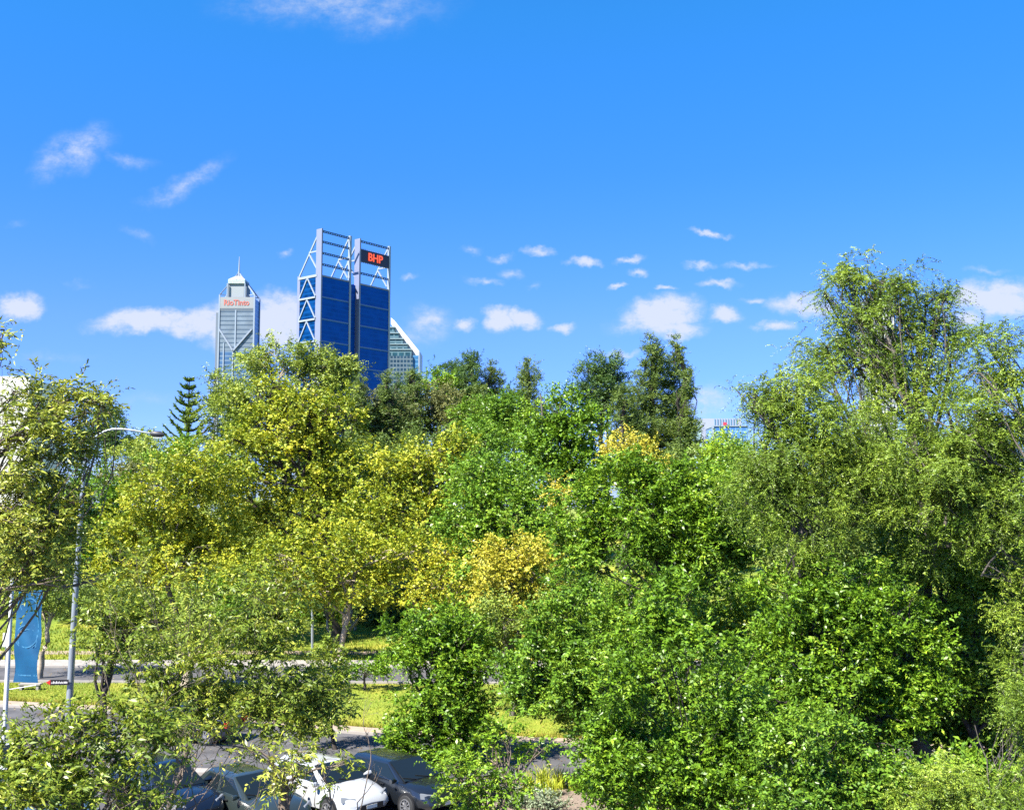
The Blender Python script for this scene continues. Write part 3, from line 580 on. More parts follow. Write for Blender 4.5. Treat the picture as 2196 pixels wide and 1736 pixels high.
MB().box((uC + 1, .6, 0), (uD - 1.5, VD, ZG)).build('glass_wall', [GBLUE], bt)
MB().box((uB - .9, 5, 0), (uC + .9, VD, ZG - 1.5)).build('recess_wall', [GBLUE], bt)
MB().box((.12, 3.5, 0), (.36, VD - 1, ZG - .5)).build('side_glass', [GBLUE2], bt)
P17 = (ZG - zt(684, 635, 0))
for k in range(0, 11):
    z = ZG - k * P17 - (0 if k else .6)
    for (a_, b_) in ((1.2, uB - 1.2), (uC + 1.2, uD - 1.6)):
        MB().box((a_, .2, z - .8), (b_, .7, z + .5)).build('floor_band', [BAND if k else STEEL], bt)
for i, u in enumerate((0, uB, uC, uD - 1.2)):
    if i in (0, 2): b = MB().box((u, 0, 0), (u + 1.3, 6.5, ZT))
    else: b = MB().box((u - .9, -.1, 0), (u + .9, 2.2, ZT))
    b.build('column', [STEEL if i in (0, 2) else STEELW], bt)
    us_ = u + .6
    MB().bar((us_, 3, ZT - 1.5), (us_, VD - 1, ZG + .5), 1.0, 1.2).build('raking_brace', [STEELW], bt)
    zm = (ZT + ZG) / 2 + 1; vm = (VD + 2) / 2
    MB().bar((us_, 3, zm), (us_, vm, zm), 1.1).build('strut', [STEELW], bt)
    MB().bar((us_, vm, zm - 1), (us_, 4, ZG + 3), 1.1).build('strut', [STEELW], bt)
MB().box((0, VD - 3.2, 0), (1.3, VD, ZG + 2)).build('column', [STEEL], bt)
MB().box((-.4, 5, ZG - 1.2), (.9, VD - 1.5, ZG + .8)).build('side_beam', [STEELW], bt)
for k in range(11):
    zt_ = ZG - k * P17; zb_ = zt_ - P17
    if zb_ < 10: break
    MB().bar((-.3, VD - 3, zb_), (-.3, 6.2, zb_), 1.1, 1.4).build('side_beam', [STEELW], bt)
    vm = (VD + 3.5) / 2
    MB().bar((-.35, vm, zt_ - 1), (-.35, VD - 3, zb_ + 1), .75, 1.0).build('brace', [STEELW], bt)
    MB().bar((-.35, vm, zt_ - 1), (-.35, 6.2, zb_ + 1), .75, 1.0).build('brace', [STEELW], bt)
def truss(a, b_, z, parent):
    mb = MB(); mb.bar((a, .8, z + .75), (b_, .8, z + .75), .5, .5); mb.bar((a, .8, z - .75), (b_, .8, z - .75), .5, .5)
    n = 12; st_ = (b_ - a) / n
    for i in range(n): mb.bar((a + st_ * i, .8, z - .7), (a + st_ * (i + 1), .8, z + .7), .35); mb.bar((a + st_ * i, .8, z + .7), (a + st_ * (i + 1), .8, z - .7), .35)
    mb.build('truss_beam', [DSTEEL], parent)
HH = ZT - ZG; zz = [ZT - 2.2, ZT - HH * .285, ZT - HH * .53, ZT - HH * .775]
for z in zz: truss(1.5, uB - 1, z, bt)
truss(uC + 1.5, uD - 1, zz[0], bt); truss(uC + 1.5, uD - 1, zz[3] + 0, bt)
SIGN = plain('sign_navy', (.012, .016, .045), .5)
zs0, zs1 = ZT - HH * .53 + .5, ZT - HH * .285 + 2
sg = MB().box((uC + 1.5, .2, zs0), (uD - 1.2, 1.4, zs1)).build('sign_panel', [SIGN], bt)
mbx = MB()
for i in range(16):
    x = uC + 2.5 + i * (uD - uC - 5) / 15; mbx.box((x, .1, zs1 + .3), (x + .5, .6, zs1 + .9)); mbx.box((x, .1, zs0 - .9), (x + .5, .6, zs0 - .3))
mbx.build('sign_studs', [STEEL], sg)
ORANGE = emis('orange_red_letters', (1.0, .12, .05), .28)
textobj('BHP', 9.6, ORANGE, bt, ((uC + uD) / 2 - .5, -.25, (zs0 + zs1) / 2 - .2), (R(90), 0, 0), .3, 'lettering', .12)
for i in range(2): MB().box((uC + 1.3, 1.5 + 22 * 0, ZG + 1), (uC + 1.9, 2.4, ZT - 9)).build('service_mast', [DSTEEL], bt) if i == 0 else None

# grey tower with mast
Y1 = 950; a0 = at(463.5, 868, Y1); s1 = mpp(Y1) / 1.0
gt = empty('grey_office_tower', (a0[0], Y1, 0), 0, 'slim grey office skyscraper with a pitched crown and mast', 'skyscraper')
GW = 79 * mpp(Y1); GD = 19; zz_ = lambda py: float(at(500, py, Y1)[2])
GREYF = glassmat('grey_banded_cladding', (.15, .19, .235), (.04, .07, .11), .22, 4.0 * 1.0, .35, vary=.2)
LOWB = glassmat('blue_grey_glass', (.05, .11, .22), (.14, .2, .28), .3, 4.0, .3, vary=.3)
SIDEB = glassmat('tower_side_blue', (.03, .14, .42), (.10, .26, .58), .2, 4.0, .3, vary=.3)
DGREY = plain('dark_grey_cladding', (.12, .15, .19), .6)
TST = plain('pale_teal_steel', (.24, .29, .36), .45)
GPAN = plain('light_grey_panel', (.24, .255, .27), .6, var=.06, scale=.3)
zS0, zS1, zV = zz_(661), zz_(637), zz_(752)
body = MB().box((.5, .8, 0), (GW - .5, GD - .5, zS1 - 1)); body.build('side_wall', [SIDEB], gt)
MB().box((1.2, .2, zV), (GW - 1.2, .9, zS0)).build('front_wall', [GREYF], gt)
MB().box((1.2, .3, 0), (GW - 1.2, .92, zV)).build('lower_glass', [LOWB], gt)
MB().box((-3.6, 5, 0), (.4, GD - 4, zz_(668))).build('side_wing', [DGREY], gt)
pan = MB().box((.8, -.3, zS0), (GW - .8, 1, zS1)).build('sign_panel', [GPAN], gt)
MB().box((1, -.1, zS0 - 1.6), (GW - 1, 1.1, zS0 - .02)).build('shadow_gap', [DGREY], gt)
RED = plain('red_letters', (.45, .12, .09), .5)
textobj('RioTinto', 7.0, RED, gt, (GW / 2 - .3, -.45, (zS0 + zS1) / 2 - .1), (R(90), 0, 0), .12, 'lettering', .12, sx=.92)
for x in (0, GW - 1.3): MB().box((x, -.4, 0), (x + 1.3, .9, zz_(632))).build('column', [TST], gt)
MB().box((GW - .5, GD - 1.3, 0), (GW + .3, GD, zz_(632))).build('column', [TST], gt)
xm = (503 - 467) * mpp(Y1)
MB().box((xm, -.3, zV), (xm + 1.2, .6, zS0 - 1.6)).build('mullion', [TST], gt)
MB().box((xm - 1.8, -.3, 0), (xm - .6, .6, zV)).build('mullion', [TST], gt)
MB().box((4.8, -.3, 0), (5.8, .6, zz_(735))).build('mullion', [TST], gt)
MB().bar((1.2, -.6, zz_(706)), (xm - 1, -.6, zV), 1.1, 1.3).build('brace', [STEELW], gt)
MB().bar((GW - 2.5, -.6, zz_(706)), (xm - 1, -.6, zV), 1.1, 1.3).build('brace', [STEELW], gt)
cx_ = GW / 2 - 1.2; cy_ = GD / 2
cor = MB(); cor.box((cx_ - 6.6, cy_ - 7, zS1 - 2), (cx_ + 6.6, cy_ + 8, zz_(607))); cor.build('plant_room', [plain('plant_grey', (.25, .28, .30), .6)], gt)
MB().box((cx_ - 8.6, cy_ - 7, zS1 - 2), (cx_ - 6.7, cy_ + 7, zz_(609))).build('plant_screen', [DGREY], gt)
MB().box((cx_ + 6.7, cy_ - 7, zS1 - 2), (cx_ + 8.8, cy_ + 7, zz_(609))).build('plant_screen', [DGREY], gt)
zc0, zc1, zc2 = zz_(606.9), zz_(598), zz_(588)
MB().box((cx_ - 7.6, cy_ - 8.4, zc0), (cx_ + 7.6, cy_ + 8.4, zc1)).build('cap_band', [plain('cap_mesh', (.33, .42, .46), .6, var=.5, scale=.9)], gt)
MB().add([(cx_-7.6, cy_-8.4, zc1+.01), (cx_+7.6, cy_-8.4, zc1+.01), (cx_+7.6, cy_+8.4, zc1+.01), (cx_-7.6, cy_+8.4, zc1+.01), (cx_-2.4, cy_-2.4, zc2), (cx_+2.4, cy_-2.4, zc2), (cx_+2.4, cy_+2.4, zc2), (cx_-2.4, cy_+2.4, zc2)],
         [(0,3,2,1),(4,5,6,7),(0,1,5,4),(1,2,6,5),(2,3,7,6),(3,0,4,7)]).build('roof', [GPAN], gt)
zap = zz_(582)
for (x, y) in ((.6, .3), (GW - .6, .3), (.6, GD - 1), (GW - .6, GD - 1)):
    MB().bar((x, y, zz_(632)), (cx_ + (x - cx_) * .05, cy_ + (y - cy_) * .05, zap), .9, 1.1).build('raking_brace', [TST], gt)
    MB().bar((x, y, zz_(630)), (cx_ + (x - cx_) * .45, cy_ + (y - cy_) * .5, zz_(633)), .7).build('strut', [TST], gt)
MB().bar((.6, .3, zz_(632)), (GW - .6, .3, zz_(632)), .6).build('strut', [TST], gt) if False else None
for x in (cx_ - 7.9, cx_ + 7.9): MB().bar((x, .6, zS1), (x, .6, zz_(607)), .9).build('strut', [TST], gt)
mt_ = MB(); mt_.tube([(cx_, cy_, zz_(588)), (cx_, cy_, zz_(578)), (cx_, cy_, zz_(577.9)), (cx_, cy_, zz_(562)), (cx_, cy_, zz_(545))], [1.3, 1.1, .75, .6, .3], 8)
mt_.build('mast', [STEELW], gt)

# stepped building with white sloping blade
Y2 = 1000; b0 = at(812, 868, Y2); z2 = lambda py: float(at(870, py, Y2)[2]); x2 = lambda px: (px - 812) * mpp(Y2) * 1.008
stp = empty('stepped_tower', (b0[0], Y2, 0), 0, 'teal-glass tower with stepped terraces and a white sloping edge', 'skyscraper')
GRID = glassmat('window_grid', (.02, .05, .085), (.11, .15, .18), .34, 4.0, .3, vper=3.2, vary=.4)
TEAL = glassmat('teal_glass', (.02, .065, .09), (.10, .17, .20), .3, 5.0, .25, vper=6, vary=.5)
TEALT = plain('terrace_edge', (.17, .24, .27), .5); WHT = plain('white_cladding', (.6, .58, .54), .5); NB = glassmat('narrow_blue_glass', (.05, .17, .36), (.12, .28, .45), .2, 4, .25)
MB().box((0, 0, 0), (x2(884), 34, z2(763))).build('wall', [GRID], stp)
MB().box((x2(884) + .02, 2, 0), (x2(895.5), 34, z2(761))).build('corner_glass', [NB], stp)
MB().box((x2(895.6), 2, 0), (x2(898.5), 34, z2(752))).build('edge_fin', [STEELW], stp)
steps = [(881, 750), (872, 738), (862, 726), (852, 713), (843, 700)]
for (px, py) in steps:
    i_ = steps.index((px, py)); prev = z2(763) if i_ == 0 else z2(steps[i_-1][1])
    MB().box((0, 1 + i_ * 1.5, prev + .01), (x2(px), 33, z2(py))).build('terrace_storey', [TEAL], stp)
    MB().box((-.2, .3 + i_ * 1.5, z2(py) + .02), (x2(px) + .4, 32, z2(py) + 1.2)).build('terrace_slab', [TEALT], stp)
bl = MB(); y0_, y1_ = 18, 30
poly = [(x2(820), z2(676)), (x2(842), z2(684)), (x2(842), z2(686)), (x2(898), z2(751)), (x2(898), z2(764)), (x2(884), z2(764)), (x2(820), z2(690))]
poly = [(x2(842), z2(684)), (x2(898), z2(752)), (x2(898), z2(763)), (x2(878), z2(763)), (x2(834), z2(690)), (x2(834), z2(677))]
n_ = len(poly)
bl.add([(x, y0_ - 9, z) for x, z in poly] + [(x, y1_ - 9, z) for x, z in poly], [tuple(range(n_))[::-1], tuple(range(n_, 2*n_))] + [(i, (i+1) % n_, (i+1) % n_ + n_, i + n_) for i in range(n_)])
bl.build('sloping_blade', [WHT], stp)

# low glass building to the right
Y3 = 480; lg0 = at(1530, 868, Y3); z3 = lambda py, px=1560: float(at(px, py, Y3)[2]); s3 = mpp(Y3) * 1.005
lg = empty('low_glass_building', (lg0[0], Y3, 0), 0, 'pale building with a blue glass block and a red sign above the trees', 'building')
PLIL = plain('pale_lilac_wall', (.28, .30, .38), .6, var=.05, scale=.1)
BGL = glassmat('blue_curtain_wall', (.05, .15, .42), (.16, .3, .6), .16, 3.4, .25, vper=2.4, vary=.6)
MB().box((0, 0, 0), (72 * s3, 20, z3(914))).build('glass_block', [BGL], lg)
MB().box((-.3, -.4, z3(914) + .01), (72 * s3, 20.2, z3(912))).build('parapet', [STEELW], lg)
MB().box((-.8, -.5, 0), (-.02, 1, z3(912))).build('edge_fin', [STEELW], lg)
MB().box((-7 * s3, 20.5, 0), (80 * s3, 45, z3(889))).build('rear_block', [PLIL], lg)
MB().box((-27 * s3, 24, 0), (-7.1 * s3, 45, z3(895.5))).build('side_block', [plain('pale_green_glass', (.32, .46, .50), .3, var=.2, scale=.2)], lg)
for i in range(9): MB().box(((20 + i * 6) * s3, 20.2, z3(913)), ((22 + i * 6) * s3, 20.48, z3(890))).build('fin', [plain('cyan_fin', (.10, .21, .29), .4)], lg)
MB().box((39 * s3, 19.6, z3(907)), (46 * s3, 20.15, z3(898))).build('red_sign', [plain('sign_red', (.55, .03, .05), .5)], lg)
# tower hidden behind the feathery tree
Y4 = 800; h0 = at(1866, 868, Y4); z4 = lambda py: float(at(1890, py, Y4)[2])
ht = empty('ribbed_tower', (h0[0], Y4, 0), 0, 'grey ribbed tower glimpsed through the tallest feathery tree', 'skyscraper')
MB().box((0, 0, 0), (58 * mpp(Y4), 25, z4(640))).build('wall', [plain('grey_tower_wall', (.20, .23, .30), .5, var=.2, scale=.1)], ht)
for i in range(9): MB().box((i * 2.4, -.6, 0), (i * 2.4 + .6, -.02, z4(640 if i % 2 else 632))).build('rib', [plain('grey_rib', (.6, .58, .60), .5)], ht)
# white building at the left
Y5 = 260; w0 = at(-60, 868, Y5); z5 = lambda py: float(at(20, py, Y5)[2]); s5 = mpp(Y5)
wb = empty('white_building', (w0[0], Y5, 0), 0, 'white flat-roofed building behind the nearest left tree', 'building')
MB().box((0, 0, 0), (122 * s5, 20, z5(812))).build('wall', [WHT], wb)
MB().box((2, .5, z5(812) + .01), (112 * s5, 6, z5(806))).build('roof_storey', [WHT], wb)

# ------------------------------------------------------------------ street furniture
GALV = plain('galvanised_steel', (.28, .31, .34), .4, metal=.35, var=.08, scale=2)
WPOLE = plain('white_pole', (.6, .6, .58), .45)
def gb(px, py):  # ground point
    lo, hi = 20, 200
    for _ in range(40):
        m_ = (lo + hi) / 2
        if at(px, py, m_)[2] > 0: lo = m_
        else: hi = m_
    return at(px, py, lo)
lb = gb(146, 1560); YL = lb[1]
lamp = empty('street_lamp', lb, 0, 'tall grey street lamp with a long curved arm', 'street lamp')
def loc(px, py, Y=None): return at(px, py, Y or YL) - lb
path = [(0, 0, 0)] + [loc(*q) for q in ((153,1430),(163,1260),(172,1120),(180,1010),(185,974))]
MB().tube(path, [.17, .16, .145, .125, .10, .09], 12).build('pole', [GALV], lamp, True)
MB().tube([(0, 0, 0), (0, 0, .5)], [.21, .2], 12).build('base', [GALV], lamp, True)
arm = [(185,974),(190,958),(198,945),(209,934),(224,925),(241,920),(262,919.5),(289,923),(306,926),(324,929)]
MB().tube([loc(*q) for q in arm], np.linspace(.088, .04, len(arm)), 10).build('arm', [GALV], lamp, True)
hb = MB(); p0 = loc(322, 929); p1 = loc(352, 932); 
hb.tube([p0, p0 * .8 + p1 * .2, p0 * .3 + p1 * .7, p1], [.06, .15, .17, .08], 10); 
lh = hb.build('lamp_head', [plain('dark_lamp_housing', (.03, .03, .035), .5)], lamp, True)
MB().box(tuple(p0 * .45 + p1 * .55 - np.array((.22, .1, .2))), tuple(p0 * .45 + p1 * .55 + np.array((.22, .1, -.165)))).build('lens', [plain('lamp_lens', (.6, .62, .6), .2)], lh)
# arrow sign bolted to the lamp pole
g0 = at(147, 1462, YL - .25)
asg = empty('arrow_sign', (g0[0], g0[1], g0[2]), R(4), 'black finger sign with a red arrow tip pointing left on the lamp pole', 'sign')
w = 46 * mpp(YL); h = 11 * mpp(YL)
MB().add([(0,-.02,-h/2),(-w*.8,-.02,-h/2),(-w*.8,-.02,h/2),(0,-.02,h/2),(0,.02,-h/2),(-w*.8,.02,-h/2),(-w*.8,.02,h/2),(0,.02,h/2)],[(0,1,2,3),(4,7,6,5),(0,4,5,1),(1,5,6,2),(2,6,7,3),(3,7,4,0)]).build('panel', [plain('sign_black', (.012, .010, .012), .5)], asg)
MB().add([(-w*.802,-.02,-h/2),(-w,-.02,0),(-w*.802,-.02,h/2),(-w*.802,.02,-h/2),(-w,.02,0),(-w*.802,.02,h/2)],[(0,1,2),(3,5,4),(0,3,4,1),(1,4,5,2),(2,5,3,0)]).build('arrow_tip', [plain('arrow_red', (.5, .02, .015), .5)], asg)
rs = random.Random(4); tx = MB(); x = -w * .76
while x < -w * .08:
    ww = rs.uniform(.02, .045); tx.box((x, -.028, -h * .2), (x + ww, -.0205, h * rs.uniform(.0, .26))); x += ww + rs.uniform(.012, .03)
tx.build('lettering', [plain('letter_white', (.7, .68, .66), .5)], asg)
# banner pole + banner
bb = gb(8, 1600); YB = bb[1]
bp = empty('banner_pole', bb, 0, 'white round pole carrying the long blue banner', 'pole')
bl_ = lambda px, py: at(px, py, YB) - bb
MB().tube([(0, 0, 0), bl_(14, 1480), bl_(20, 1370), bl_(27, 1240)], [.11, .105, .095, .085], 12).build('post', [WPOLE], bp, True)
MB().tube([bl_(27, 1256), bl_(94, 1250)], .022, 8).build('banner_arm', [WPOLE], bp, True)
MB().tube([bl_(17, 1478), bl_(78, 1468)], .022, 8).build('banner_arm', [WPOLE], bp, True)
m, t, p = nt('banner_blue')
tc = t.nodes.new('ShaderNodeTexCoord'); n = t.nodes.new('ShaderNodeTexNoise'); n.inputs['Scale'].default_value = 1.2; t.links.new(tc.outputs['Object'], n.inputs[0])
r = t.nodes.new('ShaderNodeValToRGB'); r.color_ramp.elements[0].color = (.002, .055, .14, 1); r.color_ramp.elements[1].color = (.008, .12, .25, 1); t.links.new(n.outputs[0], r.inputs[0]); t.links.new(r.outputs[0], p.inputs['Base Color']); p.inputs['Roughness'].default_value = .55
BANM = m
cs = [bl_(28, 1462), bl_(80, 1464), bl_(93, 1264), bl_(38, 1268)]
bn = empty('banner', bb + cs[0], 0, 'long blue banner with pale rings hanging beside the white pole', 'banner')
O_ = cs[0]; N = 18; vs = []; fs = []
def bpt(u, v, o=0):
    a = cs[0] * (1 - u) + cs[1] * u; d = cs[3] * (1 - u) + cs[2] * u; q = a * (1 - v) + d * v - O_
    return (q[0], q[1] + .10 * math.sin(v * 9 + u * 3) + .06 * math.sin(u * 8 + v * 14) - o, q[2])
for s_, o in ((0, .006), (1, -.006)):
    for i in range(N + 1):
        for j in range(7): vs.append(bpt(j / 6, i / N, o))
q7 = (N + 1) * 7
for i in range(N):
    for j in range(6):
        a = i * 7 + j; fs.append((a, a + 1, a + 8, a + 7)); fs.append((a + q7, a + 7 + q7, a + 8 + q7, a + 1 + q7))
MB().add(vs, fs).build('cloth', [BANM], bn, True)
PR = plain('banner_print', (.05, .2, .34), .6)
def ring(cu, cv, ru, w_, a0=0, a1=360):
    mb = MB(); k = 40; asp = np.linalg.norm(cs[1] - cs[0]) / np.linalg.norm(cs[3] - cs[0]); pts = []
    for i in range(k + 1):
        a = R(a0 + (a1 - a0) * i / k)
        for rr in (ru - w_, ru + w_): pts.append((min(.985, max(.015, cu + rr * math.cos(a))), cv + rr * math.sin(a) * asp))
    for i in range(k):
        a, b, c, d = pts[2*i], pts[2*i+1], pts[2*i+3], pts[2*i+2]
        mb.add([bpt(*a, .012), bpt(*b, .012), bpt(*c, .012), bpt(*d, .012)], [(0, 1, 2, 3)])
    return mb
ring(.48, .48, .36, .022).build('ring_print', [PR], bn); ring(.5, .5, .475, .018, -60, 240).build('ring_print', [PR], bn)
ring(.52, .84, .28, .022).build('ring_print', [PR], bn); ring(.52, .86, .42, .016, 160, 380).build('ring_print', [PR], bn)
mb = MB()
for i in range(12): a = .38 + i * .05; mb.add([bpt(.84, a, .012), bpt(.875, a, .012), bpt(.875, a + .05, .012), bpt(.84, a + .05, .012)], [(0, 1, 2, 3)])
mb.build('line_print', [PR], bn)
mb = MB()
for i in range(6): u = i / 6; mb.add([bpt(u, .07, .012), bpt(u + 1/6, .07, .012), bpt(u + 1/6, .085, .012), bpt(u, .085, .012)], [(0, 1, 2, 3)])
mb.build('line_print', [PR], bn)
# small posts and signs
def post(name, px, pyb, pyt, rad, lab, mat, cat='post', panel=None, pm=None):
    g = gb(px, pyb); Yp = g[1]; e = empty(name, g, 0, lab, cat)
    MB().tube([(0, 0, 0), at(px, pyt, Yp) - g], [rad, rad * .9], 8).build('post', [mat], e, True)
    if panel:
        a = at(panel[0], panel[3], Yp) - g; b = at(panel[2], panel[1], Yp) - g
        MB().box((a[0], -rad - .03, a[2]), (b[0], -rad - .002, b[2])).build('panel', [pm], e)
    return e
post('lamp_post', 670, 1392, 1225, .11, 'slim grey post standing before the yellow tree trunks', GALV)
post('white_post', 1024, 1425, 1352, .09, 'short white post behind the lawn tree', WPOLE)
post('sign_post', 12, 1440, 1358, .04, 'small white rectangular sign on a thin post left of the banner pole', GALV, 'sign', (6, 1356, 19, 1386), WPOLE)
post('marker_post', 186, 1442, 1420, .03, 'thin short marker on the grass beside the lamp', WPOLE)
bk = gb(62, 1478); bkr = empty('bench_slab', bk, 0, 'low white slab bench on the grass under the banner', 'bench')
MB().box((-.55, -.25, .3), (.75, .2, .38)).build('seat', [CONC], bkr); MB().box((-.5, -.2, 0), (-.35, .15, .299)).build('leg', [CONC], bkr); MB().box((.5, -.2, 0), (.65, .15, .299)).build('leg', [CONC], bkr)
# ------------------------------------------------------------------ leaning pale trunks
rng = np.random.default_rng(55)
for i, (xb, yb, xt, yt, r_) in enumerate([(720,1375,765,1240,.22),(742,1372,790,1250,.16),(705,1370,712,1255,.18),(760,1360,735,1240,.14)]):
    g = gb(xb, yb); q = at(xt, yt, g[1] + .5)
    lbs = ['thickest leaning pale trunk by the road bank','leaning pale trunk with a fork to the right','upright pale trunk left of the leaning ones','thin pale trunk leaning left across the others']
    e = empty('leaning_tree', g, 0, lbs[i], 'tree'); segs = [(curve(rng, g, q, 9, .08), np.linspace(r_, r_ * .5, 9))]
    for k in range(4):
        s0 = segs[0][0][rng.integers(4, 9)]; segs.append((curve(rng, s0, s0 + np.array([rng.uniform(-2, 2), rng.uniform(-1, 1), rng.uniform(1.5, 3)]), 6, .15), np.linspace(r_ * .35, r_ * .1, 6)))
    V, Fq = tubes_np(segs, 7); link(bpy.data.objects.new('trunk', npmesh('trunk', V - g, [Fq], [BARK_P], smooth=True)), e)
    P_ = segs[0][0][-1]; n = 900; c = P_ + rng.normal(size=(n, 3)) * np.array([1.1, 1.0, .7]); ld = norm(rng.normal(size=(n, 3))) * .2; sd = norm(np.cross(ld, rng.normal(size=(n, 3)))) * .08
    Q = np.stack([c, c + ld * .5 + sd, c + ld, c + ld * .5 - sd], 1).reshape(-1, 3) - g
    link(bpy.data.objects.new('crown', npmesh('crown', Q, [np.arange(len(Q)).reshape(-1, 4)], [L_YELLOW], tint=np.repeat(np.clip(rng.normal(.45, .2, n), 0, 1), 4))), e)

# ------------------------------------------------------------------ plants in the garden bed
def tuft(label, px, py, n, hgt, mat, seed, name='strap_plant', spread=.5, w_=.03):
    g = gb(px, py); rng = np.random.default_rng(seed); g = g + np.array([0, 0, .07]); e = empty(name, g, 0, label, 'plant')
    a = rng.uniform(0, 2 * np.pi, n); lean = rng.uniform(.1, .8, n); k = 5; Q = []; 
    t_ = np.linspace(0, 1, k); b0 = rng.normal(size=(n, 3)) * .12; b0[:, 2] = 0
    d = np.stack([np.cos(a), np.sin(a), 0 * a], 1); h_ = hgt * rng.uniform(.6, 1.1, n)
    P = b0[:, None] + d[:, None] * (lean[:, None] * h_[:, None] * t_ ** 1.6)[..., None]; P[..., 2] += h_[:, None] * (t_ - .35 * lean[:, None] * t_ ** 2)
    s = np.stack([-np.sin(a), np.cos(a), 0 * a], 1)[:, None] * (w_ * (1 - t_ * .85))[None, :, None]
    V = np.stack([P - s, P + s], 2).reshape(-1, 3); bi = (np.arange(n)[:, None] * k * 2 + np.arange(k-1)[None] * 2).ravel()
    link(bpy.data.objects.new('leaves', npmesh('leaves', V, [np.stack([bi, bi+1, bi+3, bi+2], 1)], [mat], tint=np.repeat(np.clip(rng.normal(.5, .2, n), 0, 1), k*2))), e)
tufts = [(1130,1700,.8,'yellowest strap-leaved plant at the left end of the bed'),(1168,1690,.9,'tall strap-leaved plant behind the silver shrub'),(1200,1692,.85,'green strap-leaved plant in the middle of the bed'),(1232,1696,.8,'strap-leaved plant nearest the right-hand tree'),(1185,1708,.7,'low strap-leaved plant in front of the others')]
for i, (x, y, h_, lb_) in enumerate(tufts): tuft(lb_, x, y, 110, h_, L_STRAP, 200 + i)
tree('silver_shrub', 'pale silver-grey shrub on the mulch at the bottom edge', 'shrub', 40.5, [(1120,1712,28,16),(1090,1722,26,14)], 'shrub', L_SILVER, BARK_T, lai=4, seed=210, scale=.9)
tree('silver_shrub', 'second silver-grey shrub nearer the strap-leaved plants', 'shrub', 40.0, [(1165,1722,28,14),(1195,1728,20,12)], 'shrub', L_SILVER, BARK_T, lai=4, seed=211, scale=.9)

# ------------------------------------------------------------------ grass blades and fallen leaves
def yk(x): return np.interp(x, KX, KY)
rng = np.random.default_rng(77)
n = 90000; x = rng.uniform(-36, 14, n); f = rng.random(n); edge = rng.random(n) < .25
y0 = yk(x) + 1.45; y1 = 67.9 - .02 * x; y = y0 + (y1 - y0) * f; y = np.where(edge, y0 + rng.random(n) ** 2 * .8, y)
bank = rng.random(n) < .3; y = np.where(bank, rng.uniform(77.9, 96, n), y); x = np.where(bank, rng.uniform(-45, 12, n), x)
hh = rng.uniform(.04, .13, n) * np.where(edge & ~bank, 2.0, 1) * np.where(bank, 2.2, 1); a = rng.uniform(0, 6.28, n); w_ = rng.uniform(.012, .03, n) * np.where(bank, 1.8, 1)
P0 = np.stack([x, y, gz(x, y) - .01], 1); s_ = np.stack([np.cos(a), np.sin(a), 0 * a], 1) * w_[:, None]; tp = P0 + np.stack([rng.normal(0, .04, n), rng.normal(0, .04, n), hh], 1)
gr = link(bpy.data.objects.new('grass', npmesh('grass', np.stack([P0 - s_, P0 + s_, tp], 1).reshape(-1, 3), [np.arange(3 * n).reshape(-1, 3)],
    [leafmat('grass_blade', (.10, .16, .01), (.20, .25, .015), (.46, .38, .08), rough=.7)], tint=np.repeat(np.clip(rng.normal(.45, .25, n) + .25 * (edge & ~bank), 0, 1), 3)))); tag(gr, kind='stuff')
n = 5200; x = rng.uniform(-36, 14, n); y = np.where(rng.random(n) < .5, rng.uniform(40, 52, n), rng.uniform(50, 95, n)); a = rng.uniform(0, 6.28, n); l = rng.uniform(.03, .07, n)
zz0 = np.where((y > yk(x) - .2) & (y < yk(x) + 1.4), .135, .03) + gz(x, y); zz0 = np.where((y > 74) & (y < 78), .16, zz0); P0 = np.stack([x, y, zz0], 1)
d_ = np.stack([np.cos(a), np.sin(a), rng.normal(0, .25, n)], 1) * l[:, None]; e_ = np.stack([-np.sin(a), np.cos(a), rng.normal(0, .25, n)], 1) * (l * .6)[:, None]
fl = link(bpy.data.objects.new('fallen_leaves', npmesh('fallen_leaves', np.stack([P0 - d_, P0 - e_, P0 + d_, P0 + e_], 1).reshape(-1, 3), [np.arange(4 * n).reshape(-1, 4)],
    [leafmat('dry_leaf', (.10, .06, .02), (.24, .15, .05), (.42, .30, .09), rough=.8, trans=.1)], tint=np.repeat(rng.random(n), 4)))); tag(fl, kind='stuff')
